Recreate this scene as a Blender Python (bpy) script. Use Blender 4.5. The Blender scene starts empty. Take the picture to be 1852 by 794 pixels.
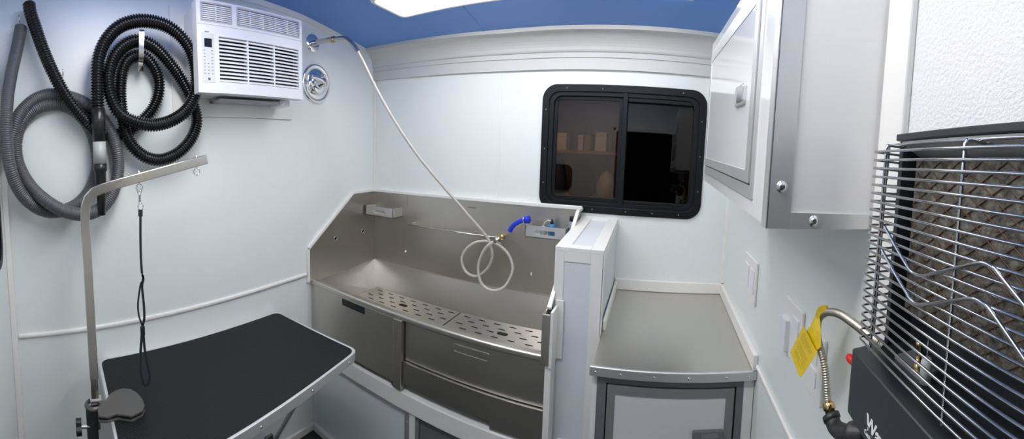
import bpy, math, random
from mathutils import Vector, Matrix
random.seed(7)
PI = math.pi
C = bpy.context.scene.collection

# ------------------------------------------------------------------ camera: hand-swept cylindrical panorama
F, CY, YAW, PITCH, ROLL, ASP = 670.7642, 333.707, -0.3741, -0.0786, -0.0332, 1.0343
CAM = Vector((1.4175, -1.5337, 1.471))
cy_, sy_, cp_, sp_ = math.cos(YAW), math.sin(YAW), math.cos(PITCH), math.sin(PITCH)
FW = Vector((sy_*cp_, cy_*cp_, sp_)); r0 = Vector((cy_, -sy_, 0)); u0 = r0.cross(FW)
RT = math.cos(ROLL)*r0 - math.sin(ROLL)*u0
UP = math.sin(ROLL)*r0 + math.cos(ROLL)*u0
cd = bpy.data.cameras.new('camera'); cam = bpy.data.objects.new('camera', cd); C.objects.link(cam)
M = Matrix.Identity(4)
for i, v in enumerate((RT, UP, -FW)):
    for j in range(3): M[j][i] = v[j]
M.translation = CAM
cam.matrix_world = M
cd.type = 'PANO'; cd.panorama_type = 'CENTRAL_CYLINDRICAL'
cd.central_cylindrical_range_u_min = -926/F; cd.central_cylindrical_range_u_max = 926/F
cd.central_cylindrical_range_v_max = CY/(F*ASP); cd.central_cylindrical_range_v_min = -(794-CY)/(F*ASP)
cd.clip_start = .01
bpy.context.scene.camera = cam
sc = bpy.context.scene
sc.view_settings.view_transform = 'Standard'; sc.view_settings.look = 'None'; sc.view_settings.gamma = 1
sc.view_settings.exposure = 0.2

def at(px, py, n, k):      # the point of the plane n.p = k seen at a pixel of the photograph (used to measure the place)
    t = (px-926)/F; c = (CY-py)/(F*ASP)
    d = RT*math.sin(t) + FW*math.cos(t) + UP*c
    n = Vector(n); s = (k-n.dot(CAM))/n.dot(d)
    return CAM + s*d
def lw(px, py, w=0): return at(px, py, (1, .0725, 0), w)
def rw(px, py, w=0): return at(px, py, (1, -.0325, 0), 1.75-w)
def hw(px, py, w=0): return at(px, py, (1, -.1459, 0), 1.8092-w)
def bw(px, py, y=0): return at(px, py, (0, 1, 0), y)
def LX(y, w=0): return -.0725*y + w            # left wall
def RX(y, w=0): return 1.75 + .0325*y - w      # right wall
def HX(y, w=0): return 1.8092 + .1459*y - w    # plane of the heater grille

# ------------------------------------------------------------------ materials
MT = {}
def mat(name, col, rough=.5, metal=0, bump=None, spec=.5, emit=None, coat=0, wob=None, aniso=None, trans=0):
    m = bpy.data.materials.new(name); m.use_nodes = True; nt = m.node_tree; b = nt.nodes['Principled BSDF']
    b.inputs['Base Color'].default_value = (*col, 1); b.inputs['Roughness'].default_value = rough
    b.inputs['Metallic'].default_value = metal; b.inputs['Specular IOR Level'].default_value = spec
    b.inputs['Coat Weight'].default_value = coat
    if emit: b.inputs['Emission Color'].default_value = (*emit[0], 1); b.inputs['Emission Strength'].default_value = emit[1]
    tc = nt.nodes.new('ShaderNodeTexCoord')
    if bump:                                   # (scale, strength, distance)
        n = nt.nodes.new('ShaderNodeTexNoise'); n.inputs['Scale'].default_value = bump[0]; n.inputs['Detail'].default_value = 3
        nt.links.new(tc.outputs['Object'], n.inputs['Vector'])
        bp = nt.nodes.new('ShaderNodeBump'); bp.inputs['Strength'].default_value = bump[1]; bp.inputs['Distance'].default_value = bump[2]
        nt.links.new(n.outputs['Fac'], bp.inputs['Height']); nt.links.new(bp.outputs[0], b.inputs['Normal'])
    if wob:                                    # (scale xyz, colour a, colour b, roughness a, roughness b)
        mp = nt.nodes.new('ShaderNodeMapping'); mp.inputs['Scale'].default_value = wob[0]
        nt.links.new(tc.outputs['Object'], mp.inputs['Vector'])
        n = nt.nodes.new('ShaderNodeTexNoise'); n.inputs['Scale'].default_value = 1; n.inputs['Detail'].default_value = 4
        nt.links.new(mp.outputs[0], n.inputs['Vector'])
        cr = nt.nodes.new('ShaderNodeValToRGB'); cr.color_ramp.elements[0].position = .3; cr.color_ramp.elements[1].position = .7
        cr.color_ramp.elements[0].color = (*wob[1], 1); cr.color_ramp.elements[1].color = (*wob[2], 1)
        nt.links.new(n.outputs['Fac'], cr.inputs[0]); nt.links.new(cr.outputs[0], b.inputs['Base Color'])
        if len(wob) > 3:
            mr = nt.nodes.new('ShaderNodeMapRange'); mr.inputs[3].default_value = wob[3]; mr.inputs[4].default_value = wob[4]
            nt.links.new(n.outputs['Fac'], mr.inputs[0]); nt.links.new(mr.outputs[0], b.inputs['Roughness'])
    MT[name] = m
    return m
mat('wall_paint', (.775, .81, .795), .38, bump=(38, .18, .004))
mat('frp_panel', (.78, .78, .78), .3, bump=(230, .6, .003))
mat('panel_blue_grey', (.68, .72, .75), .35)
mat('white_trim', (.80, .79, .76), .4)
mat('white_gloss', (.84, .83, .82), .09, coat=.3)
mat('grey_white_panel', (.62, .62, .63), .35)
mat('ceiling_blue', (.125, .29, .70), .42)
mat('cove_white', (.60, .595, .58), .45)
mat('dark_floor', (.03, .03, .033), .6, bump=(60, .4, .002))
mat('steel', (.40, .385, .36), .3, 1, wob=((2, 2, 5), (.56, .53, .485), (.60, .57, .525), .32, .38))
mat('steel_flat', (.5, .49, .47), .3, 1, wob=((6, 2, 2), (.61, .585, .535), (.65, .625, .575), .30, .36))
mat('steel_dark', (.3, .29, .28), .3, 1)
mat('aluminium', (.72, .72, .71), .45, .85, wob=((3, 3, 10), (.69, .69, .685), (.74, .74, .73), .42, .5))
mat('aluminium_light', (.78, .79, .79), .5, .8)
mat('chrome', (.85, .85, .86), .06, 1)
mat('nickel', (.62, .60, .56), .16, 1)
mat('post_nickel', (.72, .69, .63), .22, 1)
mat('hose_steel', (.42, .39, .33), .36, .9)
mat('zinc', (.7, .7, .7), .25, 1)
mat('mesh_wire', (.12, .065, .04), .4, .5)
mat('guard_chrome', (.50, .51, .53), .13, 1)
mat('brass', (.62, .45, .2), .25, 1)
mat('black_plastic', (.012, .012, .014), .32)
mat('black_hose', (.006, .006, .008), .14, spec=.4)
mat('grey_hose', (.088, .091, .100), .38)
mat('grey_plastic', (.36, .38, .37), .4)
mat('black_metal', (.022, .027, .031), .38)
mat('cast_iron', (.02, .02, .021), .45, bump=(200, .5, .001))
mat('rubber_mat', (.008, .0095, .011), .55, spec=.25)
mat('clamp_metal', (.11, .107, .10), .38, .4)
mat('webbing', (.008, .011, .02), .7)
mat('ac_white', (.78, .79, .82), .35)
mat('ac_grey', (.46, .45, .50), .4)
mat('ac_dark', (.02, .02, .03), .5)
mat('ac_panel', (.66, .67, .66), .3)
mat('display', (.01, .015, .02), .15)
mat('mark_grey', (.30, .30, .33), .5)
mat('cabinet_grey', (.14, .145, .155), .42)
mat('cabinet_grey_light', (.19, .195, .20), .4)
mat('gap_black', (.006, .006, .007), .7)
mat('window_black', (.004, .005, .007), .45, spec=.25)
mat('hose_cream', (.56, .53, .48), .4)
mat('spray_blue', (.01, .04, .60), .3)
mat('cap_blue', (.03, .22, .45), .35)
mat('clear_plastic', (.5, .52, .55), .15)
mat('grey_bottle', (.33, .37, .45), .3)
mat('yellow_tag', (.78, .56, .01), .45, wob=((60, 60, 60), (.72, .50, .005), (.83, .62, .02)))
mat('tag_print', (.25, .19, .02), .5)
mat('red_plastic', (.5, .01, .01), .3)
mat('ceramic', (.7, .7, .68), .4)
mat('letter_white', (.75, .77, .79), .4)
mat('wood', (.30, .17, .08), .6)
mat('paper_white', (.5, .48, .44), .7)
mat('cloth_pale', (.42, .38, .28), .9)
mat('cloth_dark', (.05, .05, .05), .9)
mat('bag_blue', (.03, .05, .14), .7)
mat('garage_wall', (.16, .11, .075), .9)
mat('lamp_frame', (.75, .75, .76), .4)
mat('lamp_glow', (.9, .9, .9), .4, emit=((1.0, .978, .945), 8.5))
mat('added_lamp_glow', (.9, .9, .9), .4, emit=((1.0, .978, .945), 15))
# catalytic mat: fibrous grey brown
m = mat('catalytic_fibre', (.2, .18, .15), .95, bump=(160, 1.0, .004), wob=((110, 110, 110), (.045, .041, .035), (.19, .175, .15)))
# tinted glass
def glass(name, tint, refl=.5):
    m = bpy.data.materials.new(name); m.use_nodes = True; nt = m.node_tree; nt.nodes.clear()
    o = nt.nodes.new('ShaderNodeOutputMaterial'); t = nt.nodes.new('ShaderNodeBsdfTransparent'); g = nt.nodes.new('ShaderNodeBsdfGlossy')
    g.inputs['Roughness'].default_value = .01; g.inputs['Color'].default_value = (1, 1, 1, 1)
    t.inputs['Color'].default_value = (*tint, 1); f = nt.nodes.new('ShaderNodeFresnel'); f.inputs['IOR'].default_value = 1.5
    mx = nt.nodes.new('ShaderNodeMixShader'); nt.links.new(f.outputs[0], mx.inputs[0]); nt.links.new(t.outputs[0], mx.inputs[1])
    nt.links.new(g.outputs[0], mx.inputs[2]); nt.links.new(mx.outputs[0], o.inputs[0]); MT[name] = m
glass('tinted_glass', (.42, .36, .30)); glass('privacy_glass', (.05, .05, .05))

# ------------------------------------------------------------------ mesh building
class MB:
    def __init__(s): s.v = []; s.f = []; s.m = []; s.sm = []; s.mats = []
    def mi(s, m):
        if m not in s.mats: s.mats.append(m)
        return s.mats.index(m)
    def add(s, vs, fs, m, smooth=False):
        b = len(s.v); s.v += [tuple(v) for v in vs]; k = s.mi(m)
        for f in fs: s.f.append(tuple(b+i for i in f)); s.m.append(k); s.sm.append(smooth)
        return s
    def box(s, a, b, m, fn=None):              # fn maps the corner (x, y, z) into the place
        xs, ys, zs = sorted((a[0], b[0])), sorted((a[1], b[1])), sorted((a[2], b[2]))
        vs = [(x, y, z) for z in zs for y in ys for x in xs]
        if fn: vs = [fn(*v) for v in vs]
        return s.add(vs, [(0, 2, 3, 1), (4, 5, 7, 6), (0, 1, 5, 4), (2, 6, 7, 3), (0, 4, 6, 2), (1, 3, 7, 5)], m)
    def hexa(s, q0, q1, m):                    # two quads joined into a solid
        vs = list(q0)+list(q1)
        return s.add(vs, [(3, 2, 1, 0), (4, 5, 6, 7), (0, 1, 5, 4), (1, 2, 6, 5), (2, 3, 7, 6), (3, 0, 4, 7)], m)
    def prism(s, pts, off, m, smooth=False):   # polygon pts (3D) extruded by off
        n = len(pts); off = Vector(off); vs = [Vector(p) for p in pts]; vs += [p+off for p in vs]
        return s.add(vs, [tuple(range(n))[::-1], tuple(range(n, 2*n))]+[(i, (i+1) % n, n+(i+1) % n, n+i) for i in range(n)], m, smooth)
    def ring(s, outer, inner, off, m):         # frame between two loops of equal length, extruded
        n = len(outer); off = Vector(off); o = [Vector(p) for p in outer]; i_ = [Vector(p) for p in inner]
        vs = o+i_+[p+off for p in o]+[p+off for p in i_]; fs = []
        for k in range(n):
            l = (k+1) % n
            fs += [(k, l, n+l, n+k), (2*n+k, 3*n+k, 3*n+l, 2*n+l), (k, 2*n+k, 2*n+l, l), (n+k, n+l, 3*n+l, 3*n+k)]
        return s.add(vs, fs, m)
    def cyl(s, a, b, r, m, r2=None, n=20, smooth=True, cap=True):
        a = Vector(a); b = Vector(b); r2 = r if r2 is None else r2; d = (b-a).normalized()
        x = d.orthogonal().normalized(); y = d.cross(x); vs = []
        for p, q in ((a, r), (b, r2)):
            vs += [p+q*(math.cos(2*PI*i/n)*x+math.sin(2*PI*i/n)*y) for i in range(n)]
        s.add(vs, [(i, (i+1) % n, n+(i+1) % n, n+i) for i in range(n)], m, smooth)
        if cap: s.add(vs[:n], [tuple(range(n))[::-1]], m); s.add(vs[n:], [tuple(range(n))], m)
        return s
    def lathe(s, a, d, prof, m, n=24):         # prof: (distance along d, radius)
        a = Vector(a); d = Vector(d).normalized(); x = d.orthogonal().normalized(); y = d.cross(x); vs = []
        for h, r in prof: vs += [a+d*h+max(r, 1e-5)*(math.cos(2*PI*i/n)*x+math.sin(2*PI*i/n)*y) for i in range(n)]
        return s.add(vs, [(j*n+i, j*n+(i+1) % n, (j+1)*n+(i+1) % n, (j+1)*n+i) for j in range(len(prof)-1) for i in range(n)], m, True)
    def tube(s, pts, r, m, n=10, closed=False, rib=None, flat=None):
        pts = [Vector(p) for p in pts]; L = len(pts)
        tg = []
        for i in range(L):
            a = pts[(i-1) % L] if closed or i > 0 else pts[0]; b = pts[(i+1) % L] if closed or i < L-1 else pts[-1]
            t = b-a; tg.append(t.normalized() if t.length > 1e-9 else Vector((0, 0, 1)))
        nr = tg[0].orthogonal().normalized(); vs = []
        if flat is not None: nr = (flat[0]-tg[0]*flat[0].dot(tg[0])).normalized()
        for i in range(L):
            nr = (nr-tg[i]*nr.dot(tg[i])).normalized(); bn = tg[i].cross(nr)
            rr = r[i] if isinstance(r, list) else r
            ra, rb = (rr, rr) if flat is None else (flat[1], flat[2])
            vs += [pts[i]+ra*math.cos(2*PI*k/n+(PI/n if n == 4 else 0))*nr+rb*math.sin(2*PI*k/n+(PI/n if n == 4 else 0))*bn for k in range(n)]
        R_ = L if closed else L-1
        fs = [(i*n+k, i*n+(k+1) % n, ((i+1) % L)*n+(k+1) % n, ((i+1) % L)*n+k) for i in range(R_) for k in range(n)]
        s.add(vs, fs, m, n > 4)
        if not closed: s.add(vs[:n], [tuple(range(n))[::-1]], m); s.add(vs[-n:], [tuple(range(n))], m)
        return s
    def build(s, name, parent=None, bevel=0, seg=2):
        me = bpy.data.meshes.new(name); o = bpy.data.objects.new(name, me)
        off = Vector((0, 0, 0))
        if parent is not None: off = parent_world(parent)
        elif s.v: off = Vector((sum(v[0] for v in s.v)/len(s.v), sum(v[1] for v in s.v)/len(s.v), min(v[2] for v in s.v)))
        me.from_pydata([tuple(Vector(v)-off) for v in s.v], [], s.f)
        for k in s.mats: me.materials.append(MT[k])
        me.polygons.foreach_set('material_index', s.m); me.polygons.foreach_set('use_smooth', s.sm)
        import bmesh
        bm = bmesh.new(); bm.from_mesh(me); bmesh.ops.recalc_face_normals(bm, faces=bm.faces); bm.to_mesh(me); bm.free()
        me.update(); C.objects.link(o)
        if parent is not None: o.parent = parent
        else: o.location = off
        if bevel:
            b = o.modifiers.new('bevel', 'BEVEL'); b.width = bevel; b.segments = seg; b.limit_method = 'ANGLE'; b.harden_normals = False
        return o
def parent_world(p):
    v = Vector((0, 0, 0))
    while p is not None: v += p.location; p = p.parent
    return v
def tag(o, label, cat, group=None, kind=None):
    o['label'] = label; o['category'] = cat
    if group: o['group'] = group
    if kind: o['kind'] = kind
    return o
def thing(name, loc, label, cat, group=None, kind=None):
    o = bpy.data.objects.new(name, None); C.objects.link(o); o.location = loc; o.empty_display_size = .05
    return tag(o, label, cat, group, kind)
def struct(o): o['kind'] = 'structure'; return o
def spline(pts, step):                        # Catmull-Rom through pts, resampled at equal steps
    P = [Vector(p) for p in pts]; P = [2*P[0]-P[1]]+P+[2*P[-1]-P[-2]]; out = []
    for i in range(1, len(P)-2):
        for k in range(16):
            t = k/16; a, b, c, d = P[i-1], P[i], P[i+1], P[i+2]
            out.append(.5*((2*b)+(c-a)*t+(2*a-5*b+4*c-d)*t*t+(3*b-a-3*c+d)*t**3))
    out.append(P[-2]); res = [out[0]]; acc = 0
    for i in range(1, len(out)):
        seg = (out[i]-out[i-1]).length
        while acc+seg >= step:
            t = (step-acc)/seg; p = out[i-1].lerp(out[i], t); res.append(p); out[i-1] = p; seg = (out[i]-p).length; acc = 0
        acc += seg
    return res
def rrect(fn, x0, z0, x1, z1, r, k=6):         # rounded rectangle loop; fn(x, z) -> point
    out = []
    for cx, cz, a0 in ((x1-r, z1-r, 0), (x0+r, z1-r, 90), (x0+r, z0+r, 180), (x1-r, z0+r, 270)):
        for i in range(k+1):
            a = math.radians(a0+90*i/k); out.append(fn(cx+r*math.cos(a), cz+r*math.sin(a)))
    return out
def screw(mb, p, d, r, m='zinc'):
    p = Vector(p); d = Vector(d)
    mb.lathe(p, d, [(0, r), (r*.25, r), (r*.5, r*.7), (r*.6, 0)], m, 12)

# ================================================================== THE ROOM
FZ = .15
def ceil_z(x, y):
    T = [(-.0, 1.985), (-.08, 1.998), (-.324, 2.033), (-.531, 2.061), (-.745, 2.075), (-1.9, 2.08)]
    z = T[-1][1]
    for (a, za), (b, zb) in zip(T, T[1:]):
        if b <= y <= a: z = za+(zb-za)*(y-a)/(b-a); break
    w = max(0, min(1, (y+.75)/.67))
    return z-.034*min(max(x, 0)/.8, 1)*w
YF = -1.77
mb = MB(); nx, ys = 12, [0, -.08, -.2, -.324, -.43, -.531, -.64, -.745, -1.2, YF-.12]
vs = [(-.1+2.0*i/nx, y, ceil_z(-.1+2.0*i/nx, y)) for y in ys for i in range(nx+1)]; n_ = len(vs)
vs += [(v[0], v[1], v[2]+.05) for v in vs]
fs = []
for j in range(len(ys)-1):
    for i in range(nx):
        a = j*(nx+1)+i; q = (a, a+1, a+nx+2, a+nx+1); fs += [q, tuple(n_+t for t in q)[::-1]]
mb.add(vs, fs, 'ceiling_blue', True); struct(mb.build('ceiling'))
mb = MB(); a, b = at(850, 8, (0, 0, 1), 2.02), at(886, 56, (0, 0, 1), 1.97)
mb = MB().tube([(x, y, ceil_z(x, y)-.0005) for x, y in ((.70, -.35), (.70, -.25), (.70, -.15), (.70, -.085))], .0022, 'ceiling_blue', 6); struct(mb.build('trim_1'))
struct(MB().box((-.1, YF-.12, FZ-.05), (1.9, .1, FZ), 'dark_floor').build('floor'))
# left wall
struct(MB().prism([(LX(.0), 0.0, FZ), (LX(YF-.1), YF-.1, FZ), (LX(YF-.1), YF-.1, 2.11), (LX(0), 0.0, 2.11)], (-.06, 0, 0), 'wall_paint').build('wall_left'))
# right wall: painted part, then textured panel
struct(MB().prism([(RX(0), 0, FZ), (RX(-1.13), -1.13, FZ), (RX(-1.13), -1.13, 2.11), (RX(0), 0, 2.11)], (.06, 0, 0), 'wall_paint').build('wall_right'))
struct(MB().prism([(RX(-1.13), -1.13, FZ), (RX(YF-.1), YF-.1, FZ), (RX(YF-.1), YF-.1, 2.08), (RX(-1.13), -1.13, 2.08)], (.06, 0, 0), 'frp_panel').build('wall_right_textured'))
# back wall with the window opening
wx0, wx1, wz0, wz1 = .945, 1.632, 1.246, 1.762
hx0, hx1, hz0, hz1 = .975, 1.603, 1.276, 1.733
mb = MB()
for a, b in (((-.06, 0, FZ), (hx0, .05, 2.0)), ((hx1, 0, FZ), (1.81, .05, 2.0)), ((hx0, 0, FZ), (hx1, .05, hz0)), ((hx0, 0, hz1), (hx1, .05, 2.0))): mb.box(a, b, 'wall_paint')
struct(mb.build('wall_back'))
# wall behind the camera with the open doorway
mb = MB()
for a, b in (((.09, YF-.05, FZ), (1.08, YF, 2.08)), ((1.66, YF-.05, FZ), (1.74, YF, 2.08)), ((1.08, YF-.05, 1.72), (1.66, YF, 2.08))): mb.box(a, b, 'wall_paint')
struct(mb.build('wall_front'))
mb = MB()
for a, b in (((1.06, YF-.055, FZ), (1.085, YF+.012, 1.745)), ((1.655, YF-.055, FZ), (1.68, YF+.012, 1.745)), ((1.06, YF-.055, 1.715), (1.68, YF+.012, 1.745))): mb.box(a, b, 'white_trim')
struct(mb.build('door_1', bevel=.003))
# trims
def vtrim(name, a, b, m='white_trim', bev=.003): return struct(MB().box(a, b, m).build(name, bevel=bev))
def ltrim(y0, z0, y1, z1, w, name, m='white_trim', bev=.003, w0=0):
    return struct(MB().hexa([(LX(y0, w0), y0, z0), (LX(y1, w0), y1, z0), (LX(y1, w0), y1, z1), (LX(y0, w0), y0, z1)],
                            [(LX(y0, w), y0, z0), (LX(y1, w), y1, z0), (LX(y1, w), y1, z1), (LX(y0, w), y0, z1)], m).build(name, bevel=bev))
def rtrim(y0, z0, y1, z1, w, name, m='white_trim', bev=.003):
    return struct(MB().hexa([(RX(y0), y0, z0), (RX(y1), y1, z0), (RX(y1), y1, z1), (RX(y0), y0, z1)],
                            [(RX(y0, w), y0, z0), (RX(y1, w), y1, z0), (RX(y1, w), y1, z1), (RX(y0, w), y0, z1)], m).build(name, bevel=bev))
vtrim('trim_2', (0, -.012, 1.27), (.012, 0, 1.86))
vtrim('trim_3', (1.738, -.014, .99), (1.752, 0, 1.86))
vtrim('trim_4', (.738, -.0025, 1.275), (.752, 0, 1.815), 'wall_paint', .001)
ltrim(YF+.02, FZ, YF, 2.07, .02, 'trim_5')
# half-round rail on the left wall
mb = MB(); pl = lambda y: .9024+.0299*(y+.9)
mb.tube([(LX(y, .003), y, pl(y)) for y in (-1.745, -1.5, -1.2, -.9, -.7, -.515)], .009, 'white_trim', 12, flat=(Vector((0, 0, 1)), .0085, .006)); struct(mb.build('trim_6'))
rail_r = MB().tube([(RX(y, .003), y, .958) for y in (-.61, -.8, -1.0, -1.2, -1.5)], .007, 'white_trim', 12, flat=(Vector((0, 0, 1)), .006, .004)); struct(rail_r.build('trim_7'))
rtrim(-1.172, FZ, -1.12, 2.07, .012, 'trim_8')
# trim strip where the left wall meets the ceiling
mb = MB(); yy = [-.03, -.08, -.2, -.324, -.43, -.531, -.64, -.745, -1.2, YF]
for a, b in zip(yy, yy[1:]):
    za, zb = ceil_z(0, a), ceil_z(0, b)
    mb.hexa([(LX(a), a, za-.022), (LX(b), b, zb-.022), (LX(b), b, zb-.001), (LX(a), a, za-.001)], [(LX(a, .008), a, za-.022), (LX(b, .008), b, zb-.022), (LX(b, .012), b, zb-.001), (LX(a, .012), a, za-.001)], 'white_trim')
struct(mb.build('trim_9'))
# cove moulding between back wall and ceiling
prof = [(0, 1.818), (-.012, 1.818), (-.012, 1.862), (-.017, 1.864), (-.017, 1.869), (-.013, 1.871), (-.013, 1.884), (-.019, 1.886), (-.022, 1.892)]
for i in range(1, 9):
    a = i/8*PI/2; prof.append((-.022-.056*(1-math.cos(a)), 1.892+.058*math.sin(a)))
prof += [(-.088, 1.951), (-.088, 1.962), (-.088, 1.99), (0, 1.99)]
xs_ = [0.0, .2, .4, .6, .8, 1.75]; vs = []
for x in xs_:
    d = .028*(1-min(x/.9, 1))**1.3
    vs += [(x, y, z+(d if z < 1.95 else .034*(1-min(x/.8, 1)))) for y, z in prof]
n = len(prof); fs = [(j*n+i, j*n+(i+1) % n, (j+1)*n+(i+1) % n, (j+1)*n+i) for j in range(len(xs_)-1) for i in range(n)]
fs += [tuple(range(n)), tuple(range((len(xs_)-1)*n, len(xs_)*n))[::-1]]
struct(MB().add(vs, fs, 'cove_white').build('trim_10'))
# baseboards
ltrim(-1.7, FZ, -.49, FZ+.035, .012, 'baseboard_left')
rtrim(-1.12, FZ, -.62, FZ+.05, .012, 'baseboard_right')

# ------------------------------------------------------------------ window
fy = -.008
w_ = struct(MB().ring(rrect(lambda x, z: (x, fy, z), wx0, wz0, wx1, wz1, .062, 8), rrect(lambda x, z: (x, fy, z), wx0+.030, wz0+.030, wx1-.030, wz1-.030, .045, 8), (0, .008, 0), 'window_black').build('window_1', bevel=.003))
mb = MB().ring(rrect(lambda x, z: (x, -.002, z), wx0+.029, wz0+.029, wx1-.029, wz1-.029, .046, 8), rrect(lambda x, z: (x, -.002, z), wx0+.050, wz0+.046, wx1-.052, wz1-.046, .034, 8), (0, .04, 0), 'window_black')
mb.box((1.286, -.008, wz0+.03), (1.306, .03, wz1-.03), 'window_black')
mb.box((1.306, .002, wz1-.062), (1.58, .03, wz1-.046), 'window_black')
mb.box((1.306, .002, wz0+.046), (1.58, .03, wz0+.058), 'window_black')
mb.build('window_frame', w_, bevel=.002)
mb = MB()
mb.ring(rrect(lambda x, z: (x, .008, z), .992, wz0+.046, 1.29, wz1-.046, .012, 4), rrect(lambda x, z: (x, .008, z), 1.010, wz0+.064, 1.272, wz1-.060, .008, 4), (0, .012, 0), 'window_black')
mb.build('sliding_sash', w_, bevel=.0015)
MB().box((1.010, .012, wz0+.06), (1.272, .015, wz1-.056), 'tinted_glass').build('pane', w_)
MB().box((1.306, .024, wz0+.05), (1.578, .027, wz1-.05), 'privacy_glass').build('pane', w_)
mb = MB()
for x, z in ((.962, 1.66), (.962, 1.5), (.962, 1.36), (1.05, 1.262), (1.18, 1.262), (1.32, 1.262), (1.43, 1.262), (1.54, 1.262), (1.614, 1.36), (1.614, 1.5), (1.614, 1.64), (1.53, 1.746), (1.2, 1.746), (1.05, 1.746)):
    mb = MB(); screw(mb, (x, fy-.0005, z), (0, -1, 0), .0028, 'steel_dark'); mb.build('screw', w_)
# ------------------------------------------------------------------ half wall between tub and counter
DX0, DX1, DYF = 1.137, 1.290, -.435
def dz(y): return 1.228+(.028/.435)*y*1.0
mb = MB().hexa([(DX0+.003, DYF+.004, FZ), (DX1-.003, DYF+.004, FZ), (DX1-.003, -.001, FZ), (DX0+.003, -.001, FZ)],
               [(DX0+.003, DYF+.004, dz(DYF)-.004), (DX1-.003, DYF+.004, dz(DYF)-.004), (DX1-.003, -.001, dz(0)-.004), (DX0+.003, -.001, dz(0)-.004)], 'panel_blue_grey')
dv = struct(mb.build('wall_divider'))
def dtop(x0, x1, y0, y1, t=.006):
    return MB().hexa([(x0, y0, dz(y0)-.012), (x1, y0, dz(y0)-.012), (x1, y1, dz(y1)-.012), (x0, y1, dz(y1)-.012)], [(x0, y0, dz(y0)+t), (x1, y0, dz(y0)+t), (x1, y1, dz(y1)+t), (x0, y1, dz(y1)+t)], 'white_trim')
for a in ((DX0, DX0+.045, DYF, 0), (DX1-.040, DX1, DYF, 0), (DX0+.045, DX1-.040, DYF, DYF+.035), (DX0+.045, DX1-.040, -.03, 0)): dtop(*a, t=.002).build('cap_trim', dv, bevel=.0015)
MB().box((DX0, DYF, .857), (DX0+.030, DYF+.01, dz(DYF)-.012), 'white_trim').build('edge_trim', dv, bevel=.0015)
MB().box((DX1-.040, DYF, FZ), (DX1, DYF+.01, dz(DYF)-.012), 'white_trim').build('edge_trim', dv, bevel=.0015)
MB().box((DX0+.030, DYF, dz(DYF)-.042), (DX1-.040, DYF+.01, dz(DYF)-.012), 'white_trim').build('edge_trim', dv, bevel=.0015)
MB().box((DX0+.030, DYF, .55), (DX1-.040, DYF+.01, .60), 'white_trim').build('edge_trim', dv, bevel=.0015)
MB().box((DX1-.003, DYF, .944), (DX1+.001, DYF+.03, 1.1645), 'white_trim').build('edge_trim', dv)
MB().hexa([(DX1-.003, DYF, dz(DYF)-.035), (DX1+.001, DYF, dz(DYF)-.035), (DX1+.001, -.0, dz(0)-.035), (DX1-.003, -.0, dz(0)-.035)], [(DX1-.003, DYF, dz(DYF)-.010), (DX1+.001, DYF, dz(DYF)-.010), (DX1+.001, -.0, dz(0)-.010), (DX1-.003, -.0, dz(0)-.010)], 'white_trim').build('edge_trim', dv)

# ------------------------------------------------------------------ ceiling light
t = thing('ceiling_light', (.42, -.305, 1.995), 'long white wraparound ceiling lamp glowing on the blue ceiling', 'lamp')
def lampy(x, y, z): return (x, y-.06*(1.6-x)*0, z)
LX0, LX1, LY0, LY1 = .405, 1.505, -.53, -.305
mb = MB().ring(rrect(lambda x, y: (x, y, 1.999), LX0, LY0, LX1, LY1, .03, 5), rrect(lambda x, y: (x, y, 1.999), LX0+.016, LY0+.016, LX1-.016, LY1-.016, .02, 5), (0, 0, .028), 'lamp_frame'); mb.build('frame', t, bevel=.004)
mb = MB(); lo = rrect(lambda x, y: (x, y, 2.012), LX0+.015, LY0+.015, LX1-.015, LY1-.015, .02, 5); l2 = rrect(lambda x, y: (x, y, 1.992), LX0+.03, LY0+.035, LX1-.03, LY1-.035, .012, 5); k = len(lo)
mb.add(lo+l2, [(i, (i+1) % k, k+(i+1) % k, k+i) for i in range(k)]+[tuple(range(k, 2*k))], 'lamp_glow'); mb.build('diffuser', t)
added_lamp = t.copy(); C.objects.link(added_lamp); t.location = (.448, -.297, 1.995); t.rotation_euler = (0, 0, .045); added_lamp.location = (.42, -1.15, 2.022); added_lamp['label'] = 'unseen copy of the ceiling lamp, added to brighten the near end of the room'  # second lamp is added out of view to brighten the near wall and cabinet
for ch in list(t.children):
    c = ch.copy(); C.objects.link(c); c.parent = added_lamp
    if ch.name.startswith('diffuser'): c.data = ch.data.copy(); c.data.materials[0] = MT['added_lamp_glow']

# ================================================================== LEFT WALL
# board behind the air conditioner
ltrim(-1.14, 1.610, -.588, 1.998, .010, 'trim_11', bev=.002)
# air conditioner
A0, A1, AZ0, AZ1, AW = -1.094, -.648, 1.672, 1.966, .165
ac = thing('air_conditioner', (LX(-.87, .08), -.87, AZ0), 'white window air conditioner mounted high on the left wall', 'air conditioner')
def Lf(w, y, z): return (LX(y, w), y, z)
MB().box((.010, A0+.008, AZ0+.004), (AW-.045, A1-.008, AZ1-.004), 'ac_white', Lf).build('casing', ac, bevel=.004)
def fpt(px, py): p = lw(px, py, AW); return p.y, p.z
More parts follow.
